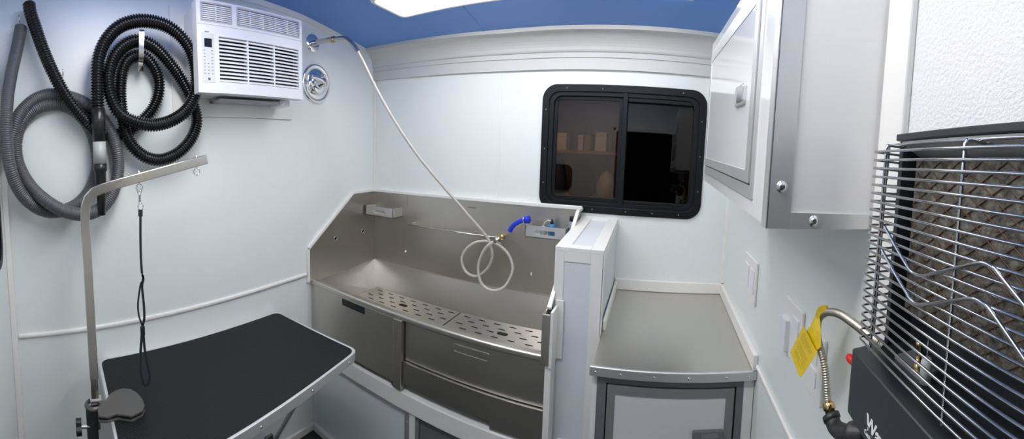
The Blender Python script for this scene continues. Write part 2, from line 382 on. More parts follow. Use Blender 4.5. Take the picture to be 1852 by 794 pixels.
# front bezel with openings: built from bars
g0, gz1 = fpt(395.6, 63.5); g1, _ = fpt(540, 91); _, gz0 = fpt(470, 154); gz1 = fpt(470, 77)[1]
mb = MB(); v1 = fpt(363, 29); v2 = fpt(419, 42); v3 = fpt(429, 46); v4 = fpt(541, 67)
vz0, vz1 = 1.899, 1.957
B = lambda y0, z0, y1, z1, w0=AW-.045, w1=AW: mb.box((w0, y0, z0), (w1, y1, z1), 'ac_white', Lf)
B(A0, AZ0, g0, vz0); B(g0, AZ0, g1, gz0); B(g0, gz1, g1, vz0); B(g1, AZ0, A1, vz0)
B(A0, vz0, v1[0], AZ1); B(v2[0], vz0, v3[0], AZ1); B(v4[0], vz0, A1, AZ1); B(v1[0], vz1, v2[0], AZ1); B(v3[0], vz1, v4[0], AZ1)
mb.box((AW-.001, A0+.002, 1.888), (AW+.0006, A1-.002, 1.8895), 'ac_grey', Lf)
mb.build('front_bezel', ac)
# exhaust vents
for (a, b, nb) in ((v1[0], v2[0], 2), (v3[0], v4[0], 5)):
    mb = MB().box((AW-.03, a, vz0), (AW-.02, b, vz1), 'ac_grey', Lf)
    for i in range(8):
        z = vz0+.006+i*(vz1-vz0-.008)/8; mb.box((AW-.02, a, z), (AW-.003, b, z+.0034), 'ac_white', Lf)
    for i in range(1, nb): y = a+(b-a)*i/nb; mb.box((AW-.02, y-.0012, vz0), (AW-.002, y+.0012, vz1), 'ac_white', Lf)
    q = lambda y, z: Lf(AW+.0005, y, z)
    mb.ring(rrect(q, a-.002, vz0-.002, b+.002, vz1+.002, .002, 2), rrect(q, a+.003, vz0+.003, b-.003, vz1-.003, .002, 2), (-.004, 0, 0), 'ac_grey')
    mb.build('exhaust_vent', ac)
mb = MB().box((AW-.045, g0, gz0), (AW-.038, g1, gz1), 'ac_dark', Lf)
nl = 12
for i in range(nl):
    z = gz0+(gz1-gz0)*(i+.5)/nl
    mb.hexa([Lf(AW-.02, g0, z+.004), Lf(AW-.02, g1, z+.004), Lf(AW-.02, g1, z+.008), Lf(AW-.02, g0, z+.008)],
            [Lf(AW-.003, g0, z-.004), Lf(AW-.003, g1, z-.004), Lf(AW-.003, g1, z+.0015), Lf(AW-.003, g0, z+.0015)], 'ac_white')
for i in (1, 2): y = g0+(g1-g0)*i/3; mb.box((AW-.03, y-.003, gz0), (AW-.0025, y+.003, gz1), 'ac_white', Lf)
mb.build('louver_grille', ac)
c0, c1 = fpt(365, 100)[0], fpt(388, 100)[0]
cp = MB().box((AW-.001, c0, 1.705), (AW+.0012, c1, fpt(377, 60)[1]), 'ac_panel', Lf).build('control_panel', ac)
d0, d1 = fpt(369, 70), fpt(383, 86)
MB().box((AW+.001, d0[0], d1[1]), (AW+.002, d1[0], d0[1]+.002), 'display', Lf).build('display', cp)
mb = MB()
for r in range(8):
    for k in range(3 if r > 3 else 2):
        y = c0+(c1-c0)*((.2+.3*k) if r > 3 else (.2+.6*k)); z = d1[1]-.010-r*.0105
        mb.box((AW+.001, y-.003, z-.0016), (AW+.0022, y+.003, z+.0008), 'mark_grey', Lf)
mb.box((AW+.001, (c0+c1)/2-.003, 1.712), (AW+.002, (c0+c1)/2+.005, 1.720), 'display', Lf)
mb.build('button', cp)
p = fpt(372, 57); mb = MB()
mb.prism([Lf(AW+.0003, p[0]-.006, p[1]-.002), Lf(AW+.0003, p[0]+.010, p[1]-.002), Lf(AW+.0003, p[0]+.013, p[1]+.002), Lf(AW+.0003, p[0]-.003, p[1]+.002)], (.0008, 0, 0), 'mark_grey'); mb.build('logo_mark', ac)
mb = MB().box((.012, -.99, AZ0-.013), (.10, -.68, AZ0-.007), 'ac_grey', Lf); mb.box((.03, -.72, AZ0-.022), (.11, -.675, AZ0-.001), 'ac_white', Lf); mb.box((.012, -.99, AZ0-.013), (.03, -.975, AZ0+.005), 'ac_white', Lf); mb.build('mounting_bracket', ac)

# ribbed hoses
def ribbed(path, r, pitch, amp, m, n=14):
    pts = spline(path, pitch/4); rr = [r+amp*(1, .6, -1, -.8)[i % 4] for i in range(len(pts))]
    return MB().tube(pts, rr, m, n)
def hp(s, lst): return [lw(x/s, y/s, w) for x, y, w in lst]
S = 1.985
blk = [(352, 400, .100), (349, 300, .100), (352, 220, .100), (374, 155, .100), (420, 102, .100), (478, 78, .100), (540, 77, .100), (600, 95, .100), (652, 135, .100), (687, 190, .100), (704, 262, .100), (702, 330, .100),
       (672, 392, .100), (618, 432, .100), (556, 449, .100), (497, 442, .098), (440, 416, .096), (406, 370, .093), (389, 310, .090), (393, 250, .085), (415, 195, .080), (455, 158, .076), (500, 147, .074), (552, 168, .070),
       (602, 218, .062), (650, 285, .052), (690, 365, .046), (707, 430, .046), (690, 492, .050), (645, 545, .054), (585, 573, .056), (530, 567, .058), (482, 532, .060), (452, 478, .062), (438, 400, .060), (432, 330, .058), (438, 262, .056),
       (458, 218, .054), (500, 200, .052), (540, 225, .048), (568, 280, .042), (568, 340, .036), (545, 395, .028), (505, 438, .024), (460, 472, .024), (405, 486, .036), (345, 468, .046), (290, 415, .066), (240, 350, .076), (195, 270, .072), (155, 180, .062), (124, 90, .055), (108, 40, .052), (104, 8, .050)]
bh = thing('vacuum_hose', lw(352/S, 400/S, .1), 'black ribbed vacuum hose coiled on the left wall with crevice nozzle', 'hose')
ribbed(hp(S, blk), .0195, .0088, .0030, 'black_hose').build('corrugated_tube', bh)
p0, p1 = lw(352/S, 392/S, .1), lw(366/S, 775/S, .1); dn = (p1-p0); Ln = dn.length; dn.normalize()
k_ = lambda y: (y-392)/(775-392)*Ln
MB().lathe(p0, dn, [(k_(392), .0), (k_(392), .0235), (k_(450), .0235), (k_(455), .021), (k_(512), .021), (k_(512), .0)], 'black_plastic').build('cuff', bh)
MB().lathe(p0, dn, [(k_(508), .0), (k_(508), .0218), (k_(590), .0214), (k_(590), .0)], 'grey_plastic').build('grey_collar', bh)
MB().lathe(p0, dn, [(k_(586), .0), (k_(586), .0225), (k_(612), .0225), (k_(616), .0190), (k_(650), .0185), (k_(662), .0165), (k_(690), .0150), (k_(772), .0125), (k_(772), .011), (k_(700), .010)], 'black_plastic').build('crevice_nozzle', bh)
# end plug of the black hose, smooth
gry = [(76, 98, .028), (62, 170, .040), (44, 250, .056), (30, 330, .076), (23, 410, .094), (23, 500, .096), (34, 590, .094), (58, 665, .082), (100, 722, .066), (160, 757, .050), (222, 757, .046), (278, 732, .034), (322, 682, .028),
       (346, 615, .024), (346, 545, .024), (328, 475, .024), (292, 418, .024), (240, 382, .024), (190, 374, .024), (132, 390, .024), (86, 432, .024), (62, 490, .024), (60, 555, .026), (80, 620, .034), (122, 682, .060), (182, 732, .095),
       (250, 764, .100), (316, 768, .088), (372, 740, .074), (410, 680, .062), (425, 605, .054), (418, 530, .050), (392, 462, .042), (350, 405, .034), (300, 368, .028), (240, 346, .026), (180, 340, .026), (128, 356, .028), (88, 388, .034), (62, 425, .046), (48, 470, .050), (38, 520, .048), (33, 560, .046)]
gh = tag(ribbed(hp(S, gry), .0210, .0068, .0011, 'grey_hose').build('suction_hose'), 'smooth grey coiled hose hanging left of the black hose', 'hose')
# steel strap hook holding the black coil
hk = thing('wall_hook', lw(505/S, 235/S, .0), 'bright steel strap hook holding the black hose coil', 'hook')
mb = MB(); a, b, c_ = lw(508/S, 112/S, .122), lw(508/S, 205/S, .122), lw(504/S, 236/S, .085)
pts = [lw(510/S, 108/S, .114), lw(509/S, 116/S, .122), lw(508/S, 165/S, .124), lw(507/S, 205/S, .118), lw(505/S, 226/S, .100), lw(504/S, 236/S, .060), lw(504/S, 238/S, .003)]
mb.tube(spline(pts, .006), .01, 'nickel', 4, flat=(Vector((0, 1, 0)), .0115, .0022)); mb.build('strap', hk)
q = lw(504/S, 240/S); mb = MB().box((.001, q.y-.010, q.z-.016), (.004, q.y+.010, q.z+.012), 'post_nickel', Lf); mb.build('back_plate', hk)
for px, py, lab in ((37, 42, 'small steel cup hook at the top end of the grey hose'), (114, 137, 'small steel cup hook beside the black hose strand')):
    q = lw(px, py, 0); mb = MB()
    mb.tube(spline([q, q+Vector((.018, 0, .0)), q+Vector((.03, 0, -.006)), q+Vector((.036, 0, .004)), q+Vector((.034, 0, .014))], .003), .0022, 'zinc', 8)
    tag(mb.build('cup_hook'), lab, 'hook')

# shower pipe and valve
q = Vector((LX(-.457), -.457, 1.954))
sp = thing('shower_outlet', q, 'chrome shower pipe with round flange high on the left wall', 'shower pipe')
MB().lathe(q, (1, .0725, 0), [(0, .040), (.003, .040), (.006, .036), (.007, .013), (.007, 0)], 'chrome', 32).build('flange', sp)
e1 = Vector((.172, -.457, 1.937)); MB().cyl(q, e1, .0115, 'nickel').build('pipe', sp)
e2 = Vector((.235, -.457, 1.929)); d_ = (e2-e1).normalized()
MB().lathe(e1-.004*d_, d_, [(0, 0), (0, .0135), (.010, .0145), (.018, .0135), (.022, .012), (.022, 0)], 'brass', 8).build('brass_nut', sp)
q2 = lw(571, 152, 0); q2 = Vector((LX(-.44), -.44, 1.777))
vv = thing('shower_valve', q2, 'round chrome shower mixer valve with lever beside the air conditioner', 'shower valve')
MB().lathe(q2, (1, .0725, 0), [(0, .088), (.006, .088), (.010, .084), (.011, .078), (.0085, .074), (.0085, .050), (.018, .046), (.022, .036), (.024, 0)], 'chrome', 48).build('escutcheon', vv)
MB().lathe(q2, (1, .0725, 0), [(.018, .030), (.03, .028), (.046, .024), (.05, .018), (.062, .018), (.066, 0)], 'chrome', 32).build('valve_body', vv)
mb = MB().tube([q2+Vector((.055, 0, 0)), q2+Vector((.060, -.020, .008)), q2+Vector((.062, -.050, .014)), q2+Vector((.060, -.066, .014))], [.011, .010, .008, .009], 'chrome', 12); mb.build('lever', vv)
mb = MB()
for a in (40, 220): mb = MB(); mb.lathe(q2+Vector((.008, .062*math.cos(math.radians(a)), .062*math.sin(math.radians(a)))), (1, .07, 0), [(0, .006), (.004, .006), (.005, 0)], 'chrome', 12); mb.build('screw', vv)
# shower hose with spray handle
s6 = 3.053
def h6(x, y, w): return bw(740+x/s6, 340+y/s6, w)
hose = [e2-.02*d_, e2, (.262, -.455, 1.918), bw(641, 84, -.45), bw(655, 108, -.44), bw(683, 165, -.40), bw(718, 226, -.35), bw(757, 283, -.29), bw(800, 335, -.23), bw(843, 385, -.17)]
loop = [(425, 265, -.115), (448, 318, -.105), (460, 370, -.10), (442, 430, -.095), (400, 474, -.09), (358, 487, -.09), (312, 460, -.09), (290, 400, -.09), (306, 350, -.088), (350, 308, -.086), (400, 294, -.084), (445, 298, -.082), (500, 320, -.085), (550, 370, -.09), (572, 440, -.095), (556, 500, -.10), (520, 550, -.11), (462, 566, -.115), (410, 540, -.118), (386, 490, -.12), (382, 430, -.12), (400, 370, -.125), (428, 325, -.13), (462, 300, -.13), (485, 290, -.128)]
pts = hose+[h6(*l) for l in loop]
sh = thing('shower_hose', pts[-1], 'cream shower hose draped into the tub with blue spray handle', 'hose')
mb = MB().tube(spline(pts, .006), .0062, 'hose_cream', 10); mb.build('hose_line', sh)
fa, fb = pts[1], Vector(pts[2])
MB().tube(spline([e1+.014*d_, e2, Vector((.262, -.455, 1.920)), Vector(bw(640, 83, -.45)), Vector(bw(648, 95, -.445))], .006), .0100, 'nickel', 12).build('hose_fitting', sh)
v0, v1_, v2_ = Vector(h6(470, 297, -.129)), Vector(h6(535, 256, -.125)), Vector(h6(556, 244, -.125)); dv_ = (v2_-v0).normalized()
MB().lathe(v0, dv_, [(0, 0), (0, .008), (.012, .009), (.012, .012), (.020, .012), (.020, .009), (.034, .010), (.034, 0)], 'nickel', 12).build('shutoff_valve', sh)
mb = MB().tube([v0+dv_*.014, v0+dv_*.014+Vector((.010, -.012, -.006)), v0+dv_*.016+Vector((.026, -.014, -.008))], .0035, 'nickel', 8); mb.build('valve_lever', sh)
MB().lathe(v0+dv_*.032, dv_, [(0, 0), (0, .0105), (.006, .012), (.012, .0115), (.018, .0100), (.018, 0)], 'brass', 8).build('brass_nut', sh)
hb = [Vector(h6(556, 240, -.125)), Vector(h6(562, 225, -.125)), Vector(h6(580, 203, -.122)), Vector(h6(604, 188, -.12)), Vector(h6(628, 178, -.118)), Vector(h6(640, 174, -.117))]
MB().tube(spline(hb, .004), .0098, 'spray_blue', 14).build('handle', sh)
hd = (Vector(h6(682, 172, -.125))-Vector(h6(636, 176, -.117))).normalized()
MB().lathe(Vector(h6(636, 176, -.117)), hd, [(0, 0), (0, .0100), (.003, .0135), (.006, .0135), (.006, .0110), (.008, .0150), (.020, .0165), (.024, .014), (.026, .0)], 'spray_blue', 20).build('spray_head', sh)
MB().lathe(Vector(h6(633, 176, -.117)), hd, [(0, 0), (0, .0118), (.0035, .0135), (.0065, .0118), (.0065, 0)], 'zinc', 20).build('trigger_ring', sh)

# ================================================================== TUB
TX0, TX1 = .036, 1.132
tub = thing('dog_bath', (.58, -.25, .61), 'stainless steel grooming bath with backsplash, drain grates and front panels', 'bath tub')
def yz(x, pts, t, m, w): return MB().prism([(x if x is not None else LX(y, w), y, z) for y, z in pts], (t, 0, 0), m)
RZ = .884
sidep = [(-.006, RZ-.01), (-.006, 1.257), (-.182, 1.257), (-.495, 1.030), (-.495, RZ-.01)]
mb = yz(None, sidep, .003, 'steel', .004)
for px, py in ((607, 431), (656, 418)):
    q = lw(px, py, .008); mb.lathe(q, (1, .07, 0), [(0, .0115), (.0015, .0115), (.002, .0085), (-.0001, .008)], 'zinc', 20); mb.lathe(q, (1, .07, 0), [(.0005, .008), (.0005, 0)], 'gap_black', 20)
mb.build('side_panel', tub)
sider = [(-.006, RZ-.01), (-.006, 1.257), (-.10, 1.257), (-.44, 1.04), (-.49, 1.02), (-.49, RZ-.02)]
yz(TX1-.003, sider, .003, 'steel', 0).build('side_panel', tub)
mb = MB().box((.006, -.0118, RZ-.01), (TX1, -.0088, 1.257), 'steel'); mb.box((.245, -.0124, 1.2), (.2465, -.0118, 1.255), 'steel_dark')
for x, z in ((.235, .963), (.925, .965)): mb.lathe((x, -.0118, z), (0, -1, 0), [(0, .009), (.002, .009), (.004, .006), (.009, .005), (.009, 0)], 'zinc', 16)
mb.box((.60, -.0124, 1.223), (.645, -.0118, 1.229), 'steel_dark')
mb.box((.012, -.0135, RZ-.002), (TX1-.004, -.0118, RZ+.002), 'steel_flat'); mb.build('backsplash', tub)
# basin
GB = .735
o = [(.030, -.470, RZ), (TX1-.004, -.470, RZ), (TX1-.004, -.012, RZ), (.010, -.012, RZ)]
i_ = [(.072, -.455, GB), (TX1-.030, -.455, GB), (TX1-.030, -.055, GB), (.064, -.055, GB)]
o2 = [(p[0], p[1], p[2]) for p in o]
mb = MB(); vs = o+i_; mb.add(vs, [(0, 1, 5, 4), (1, 2, 6, 5), (2, 3, 7, 6), (3, 0, 4, 7), (4, 5, 6, 7)], 'steel')
vs2 = [(p[0]+(-.003 if k in (0, 3) else .003), p[1]+(-.003 if k < 2 else .003), p[2]-(0 if k < 4 else .003)) for k, p in enumerate(o)]+[(p[0], p[1], p[2]-.004) for p in i_]
mb.add(vs2, [(4, 5, 1, 0), (5, 6, 2, 1), (6, 7, 3, 2), (7, 4, 0, 3), (7, 6, 5, 4)], 'steel')
mb.build('basin', tub)
def grate(x0, x1, ox):
    mb = MB().box((x0, -.425, .742), (x1, -.058, .7505), 'steel_flat')
    r = 0; y = -.085
    while y > -.41:
        x = x0+.03+(.037 if r % 2 else 0)
        while x+.03 < x1-.01:
            if abs(x+.015-ox) > .035 or abs(y+.155) > .03:
                mb.prism(rrect(lambda a, b: (a, b, .7507), x, y-.0032, x+.032, y+.0032, .003, 3), (0, 0, .0004), 'gap_black')
            x += .074
        y -= .037; r += 1
    mb.prism(rrect(lambda a, b: (a, b, .7507), ox-.024, -.155-.012, ox+.024, -.155+.012, .0118, 6), (0, 0, .0004), 'gap_black')
    return mb.build('drain_grate', tub)
grate(.076, .600, .335); grate(.606, 1.098, .855)
# front rim
MB().box((.024, -.492, .866), (TX1+.004, -.462, .887), 'steel_flat').build('rim', tub, bevel=.006, seg=3)
MB().box((.030, -.482, .615), (.108, -.474, .867), 'steel').build('front_frame', tub)
MB().box((.107, -.4765, .620), (.1115, -.474, .866), 'gap_black').build('shadow_gap', tub)
dr = MB().box((.112, -.487, .620), (.553, -.476, .866), 'steel').build('door_panel', tub, bevel=.002)
MB().prism(rrect(lambda a, b: (a, -.4878, b), .262, .832, .398, .860, .004, 3), (0, .002, 0), 'black_plastic').build('finger_slot', dr)
MB().box((.556, -.497, .606), (.594, -.470, .868), 'steel').build('post', tub, bevel=.002)
dw = MB().box((.598, -.474, .716), (TX1-.002, -.466, .866), 'steel').build('drawer_panel', tub, bevel=.001)
mb = MB().ring(rrect(lambda a, b: (a, -.476, b), .806, .812, .942, .842, .006, 3), rrect(lambda a, b: (a, -.476, b), .811, .817, .937, .837, .004, 3), (0, .003, 0), 'steel_flat'); mb.prism(rrect(lambda a, b: (a, -.4745, b), .811, .817, .937, .837, .004, 3), (0, .002, 0), 'steel')
mb.build('handle', dw)
mb = MB().box((.596, -.484, .628), (TX1-.002, -.476, .709), 'steel'); mb.box((.596, -.486, .709), (TX1-.002, -.466, .713), 'steel_flat'); mb.box((.953, -.484, .600), (TX1-.002, -.476, .6281), 'steel')
mb.build('lower_panel', tub)
mb = MB().cyl((.548, -.482, .606), (.548, -.482, .620), .008, 'black_plastic', n=12); mb.build('foot', tub)
# shelf tray rail on the backsplash
a, b = bw(754, 407, -.055), bw(905, 431, -.055)
mb = MB(); A_ = Vector((.300, -.075, 1.120)); Bq = Vector((.800, -.075, 1.120))
mb.tube([Vector((.300, -.012, 1.122)), A_, Bq, Vector((.800, -.012, 1.122))], .0032, 'nickel', 8)
mb.box((.300, -.0745, 1.116), (.800, -.010, 1.1175), 'steel'); mb.build('tray_rail', tub)
# white trim around the steel
tw = thing('bath_edge_trim', (.5, -.2, RZ), 'white moulding capping the steel bath backsplash edges', 'moulding')
mb = MB().box((.002, -.024, 1.257), (TX1+.006, 0, 1.273), 'white_trim'); mb.build('back_moulding', tw, bevel=.003)
def ribbon(pts, w0, w1, th, x=None):           # moulding lying along a polyline in the side plane
    mb = MB()
    for (ya, za), (yb, zb) in zip(pts, pts[1:]):
        d = Vector((0, yb-ya, zb-za)).normalized(); nn = Vector((0, -d.z, d.y)); nn = nn if nn.z > 0 or (abs(nn.z) < 1e-6 and nn.y < 0) else -nn
        f = (lambda y, w: LX(y, w)) if x is None else (lambda y, w: x+w)
        q0 = [(f(ya, w0), ya, za), (f(ya, w1), ya, za), (f(ya, w1), ya+nn.y*th, za+nn.z*th), (f(ya, w0), ya+nn.y*th, za+nn.z*th)]
        q1 = [(f(yb, w0), yb, zb), (f(yb, w1), yb, zb), (f(yb, w1), yb+nn.y*th, zb+nn.z*th), (f(yb, w0), yb+nn.y*th, zb+nn.z*th)]
        mb.hexa(q0, q1, 'white_trim')
    return mb
ribbon([(-.02, 1.257), (-.186, 1.257), (-.498, 1.028), (-.498, .875)], 0, .014, .014).build('side_moulding', tw, bevel=.002)
ribbon([(-.02, 1.257), (-.10, 1.257), (-.480, 1.022)], 0, .013, .012, TX1-.001).build('side_moulding', tw, bevel=.002)
mb = MB().box((TX1+.012, DYF-.006, .858), (DX0+.036, DYF-.0005, 1.04), 'white_trim'); mb.box((TX1+.0148, -.499, .855), (TX1+.0235, DYF-.004, 1.024), 'white_trim'); mb.build('front_moulding', tw, bevel=.002)
MB().box((TX1-.010, -.502, .864), (TX1+.0145, -.4935, 1.016), 'steel').build('corner_upright', tub, bevel=.002)

# caddies
def caddy(x0, x1, lab):
    t = thing('soap_caddy', ((x0+x1)/2, -.05, 1.145), lab, 'caddy', 'steel soap caddies on the backsplash')
    y0, y1, z0, z1 = -.095, -.0125, 1.143, 1.190
    mb = MB().box((x0, y0, z0), (x1, y1, z0+.002), 'aluminium'); mb.box((x0, y0, z0), (x0+.002, y1, z1), 'aluminium'); mb.box((x1-.002, y0, z0), (x1, y1, z1), 'aluminium')
    xm = (x0+x1)/2; n = rrect(lambda a, b: (a, y0, b), xm-.045, z0+.014, xm+.045, z0+.031, .0082, 5)
    o = rrect(lambda a, b: (a, y0, b), x0, z0, x1, z1, .0005, 5); mb.ring(o, n, (0, .002, 0), 'aluminium')
    mb.build('tray', t); return t
caddy(.022, .215, 'steel soap caddy in the left corner of the bath backsplash')
caddy(.918, 1.092, 'steel soap caddy beside the blue spray handle, holding small nozzles')
q = Vector((.985, -.055, 1.146))
mb = MB().lathe(q, (0, 0, 1), [(0, 0), (0, .013), (.03, .013), (.04, .006), (.04, 0)], 'clear_plastic', 14); t = tag(mb.build('spray_nozzle'), 'clear squirt nozzle standing in the right soap caddy', 'nozzle')
mb = MB().tube([q+Vector((0, 0, .038)), q+Vector((.008, -.004, .055)), q+Vector((.022, -.01, .066)), q+Vector((.034, -.012, .064))], .004, 'clear_plastic', 8); mb.build('spout', t)
q = Vector((1.022, -.06, 1.146))
t = tag(MB().lathe(q, (0, 0, 1), [(0, 0), (0, .014), (.045, .014), (.052, .010), (.052, 0)], 'cap_blue', 16).build('small_bottle'), 'small blue bottle with black tip in the right soap caddy', 'bottle')
MB().lathe(q+Vector((0, 0, .052)), (0, 0, 1), [(0, 0), (0, .0075), (.012, .006), (.02, .002), (.02, 0)], 'black_plastic', 12).build('tip', t)
q = Vector((1.108, -.052, 1.145))
t = tag(MB().lathe(q, (0, 0, 1), [(0, 0), (0, .014), (.06, .014), (.07, .012), (.07, 0)], 'grey_bottle', 18).build('shampoo_bottle'), 'grey bottle with dark lid tucked behind the right caddy', 'bottle')
MB().lathe(q+Vector((0, 0, .07)), (0, 0, 1), [(0, 0), (0, .0135), (.018, .0135), (.02, .012), (.02, 0)], 'black_plastic', 18).build('lid', t)

# platform under the tub
pf = thing('bath_platform', (.58, -.25, FZ), 'white cabinet base carrying the steel bath', 'cabinet')
MB().box((.034, -.490, .532), (TX1+.002, -.010, .598), 'white_trim').build('top_board', pf, bevel=.003)
MB().box((.034, -.472, FZ+.012), (.606, -.462, .532), 'panel_blue_grey').build('side_board', pf)
MB().box((.034, -.489, FZ), (.606, -.465, FZ+.03), 'white_trim').build('base_board', pf, bevel=.002)
MB().box((.036, -.478, FZ+.03), (.050, -.466, .532), 'white_trim').build('corner_strip', pf)
mb = MB().box((.606, -.486, FZ), (.628, -.462, .532), 'aluminium'); screw(mb, (.617, -.4862, .49), (0, -1, 0), .003); mb.build('aluminium_post', pf, bevel=.001)
MB().box((.628, -.484, FZ), (.652, -.462, .532), 'white_trim').build('white_strip', pf)
MB().box((.652, -.480, FZ), (.668, -.462, .532), 'cabinet_grey_light').build('door_jamb', pf)
MB().box((TX1+.0005, -.490, FZ), (TX1+.021, DYF-.001, .855), 'white_trim').build('end_post', pf, bevel=.002)
MB().box((.670, -.474, FZ+.01), (TX1, -.464, .530), 'cabinet_grey').build('door_leaf', pf)
mb = MB()
for x in (.06, .55, 1.1):
    for y in (-.46, -.05): MB().box((x-.015, y-.012, .5985), (x+.015, y+.012, .616), 'steel_dark').build('levelling_pad', tub)
mb = MB().box((.07, -.45, .616), (1.10, -.04, .73), 'steel_dark'); mb.build('understructure', tub)

# ================================================================== COUNTER
CT = .944
ct = thing('countertop', (1.51, -.3, .92), 'brushed steel countertop right of the half wall', 'countertop')
MB().hexa([(1.292, -.600, CT-.012), (RX(-.6)-.001, -.600, CT-.012), (RX(0)-.001, -.001, CT-.012), (1.292, -.001, CT-.012)], [(1.292, -.600, CT), (RX(-.6)-.001, -.600, CT), (RX(0)-.001, -.001, CT), (1.292, -.001, CT)], 'steel_flat').build('top_sheet', ct)
mb = MB().box((1.286, -.606, CT-.024), (RX(-.6)-.001, -.597, CT+.0005), 'aluminium')
ef = mb.build('front_edge', ct, bevel=.002)
mb = MB()
for px in (1077, 1123, 1184, 1247, 1316, 1355): mb = MB(); screw(mb, (bw(px, 670, -.606).x, -.606, CT-.012), (0, -1, 0), .0032, 'chrome'); mb.build('screw', ef)
struct(MB().box((1.292, -.014, CT+.0005), (1.74, -.0005, CT+.045), 'white_trim').build('trim_12', bevel=.003))
rtrim(-.606, CT+.001, -.014, CT+.044, .014, 'trim_13')
struct(MB().box((DX1+.0015, -.40, CT+.0005), (DX1+.012, -.014, CT+.034), 'white_trim').build('trim_14', bevel=.003))
bc = thing('base_cabinet', (1.5, -.3, FZ), 'grey framed cabinet under the steel countertop with white door', 'cabinet')
MB().box((1.300, -.575, FZ), (1.722, -.02, CT-.013), 'grey_white_panel').build('body', bc)
fy_ = -.590
MB().box((1.700, fy_+.002, FZ), (RX(-.6)-.002, fy_+.014, CT-.024), 'white_trim').build('filler_strip', bc)
MB().box((1.292, fy_+.004, FZ), (1.306, fy_+.014, CT-.024), 'white_trim').build('filler_strip', bc)
q = lambda a, b: (a, fy_, b)
MB().ring(rrect(q, 1.306, FZ+.02, 1.700, CT-.024, .001, 1), rrect(q, 1.331, FZ+.06, 1.680, .898, .001, 1), (0, .012, 0), 'cabinet_grey').build('face_frame', bc, bevel=.0008)
MB().prism(rrect(lambda a, b: (a, fy_+.008, b), 1.331, FZ+.06, 1.680, .898, .001, 1), (0, .004, 0), 'gap_black').build('shadow_gap', bc)
dd = MB().ring(rrect(lambda a, b: (a, fy_-.002, b), 1.3345, FZ+.064, 1.6745, .8945, .001, 1), rrect(lambda a, b: (a, fy_-.002, b), 1.355, FZ+.1, 1.652, .871, .001, 1), (0, .008, 0), 'cabinet_grey_light').build('door', bc, bevel=.0008)
MB().prism(rrect(lambda a, b: (a, fy_+.001, b), 1.354, FZ+.099, 1.653, .872, .001, 1), (0, .005, 0), 'grey_white_panel').build('door_panel', dd)
mb = MB().prism(rrect(lambda a, b: (a, fy_-.010, b), 1.566, .766, 1.650, .786, .004, 3), (0, .0115, 0), 'cabinet_grey'); mb.prism(rrect(lambda a, b: (a, fy_-.012, b), 1.590, .770, 1.636, .782, .002, 3), (0, .004, 0), 'cabinet_grey_light'); mb.build('handle', dd)

# ================================================================== UPPER CABINET
UX, UY0, UY1, UZ0, UZ1 = 1.557, -1.115, -.565, 1.405, 1.745
def U(x, y, z): return (x if x < 1.69 else RX(y, .001), y, z+.048*(y-UY0))
uc = thing('wall_cabinet', (1.63, -.85, UZ0), 'white wall cabinet with aluminium edging hung on the right wall', 'cabinet')
MB().box((UX, UY0, UZ0), (1.71, UY1, UZ1), 'white_gloss', U).build('body', uc)
q = lambda a, b: U(UX-.002, a, b)
MB().ring(rrect(q, -1.046, UZ0+.020, UY1-.012, UZ1-.02, .001, 1), rrect(q, -1.030, UZ0+.038, UY1-.024, UZ1-.034, .001, 1), (.003, 0, 0), 'aluminium').build('face_frame', uc, bevel=.0008)
MB().prism(rrect(lambda a, b: U(UX-.0004, a, b), -1.030, UZ0+.038, UY1-.024, UZ1-.034, .001, 1), (.001, 0, 0), 'gap_black').build('shadow_gap', uc)
dd = MB().ring(rrect(lambda a, b: U(UX-.005, a, b), -1.0275, UZ0+.0405, UY1-.027, UZ1-.037, .001, 1), rrect(lambda a, b: U(UX-.005, a, b), -1.010, UZ0+.058, UY1-.042, UZ1-.052, .001, 1), (.006, 0, 0), 'aluminium').build('door', uc, bevel=.0008)
MB().prism(rrect(lambda a, b: U(UX-.004, a, b), -1.011, UZ0+.057, UY1-.041, UZ1-.051, .001, 1), (.003, 0, 0), 'white_gloss').build('door_panel', dd)
a = at(1345, 190, (1, 0, 0), UX-.004)
mb = MB().prism(rrect(lambda p, r: U(UX-.008, p, r), -.985, 1.558, -.918, 1.590, .006, 4), (.005, 0, 0), 'aluminium'); mb.prism(rrect(lambda p, r: U(UX-.010, p, r), -.980, 1.562, -.940, 1.586, .003, 4), (.004, 0, 0), 'zinc'); mb.build('latch_handle', dd, bevel=.001)
# aluminium angle around the near end
sb = MB(); e_ = UY0-.0025
sb.box((UX-.002, e_, UZ0-.002), (UX+.028, UY0, UZ1), 'aluminium'); sb.box((UX-.002, e_, UZ0-.002), (UX, UY0+.018, UZ1), 'aluminium')
an = sb.build('corner_angle', uc, bevel=.0006)
mb = MB().box((UX+.0282, e_, UZ0-.002), (RX(UY0)-.001, UY0, UZ0+.018), 'aluminium'); an2 = mb.build('bottom_angle', uc, bevel=.0006)
def pan_screw(p):
    mb = MB(); p = Vector(p); mb.lathe(p, (0, -1, 0), [(0, .0072), (.0006, .0072), (.0006, .0050), (.0022, .0046), (.0030, .003), (.0031, 0)], 'zinc', 20)
    mb.box(p+Vector((-.0026, -.0034, -.0004)), p+Vector((.0026, -.0029, .0004)), 'steel_dark'); mb.box(p+Vector((-.0004, -.0034, -.0026)), p+Vector((.0004, -.0029, .0026)), 'steel_dark')
    return mb
pan_screw((1.5715, e_, 1.452)).build('screw', an); pan_screw((1.6175, e_, 1.413)).build('screw', an2)

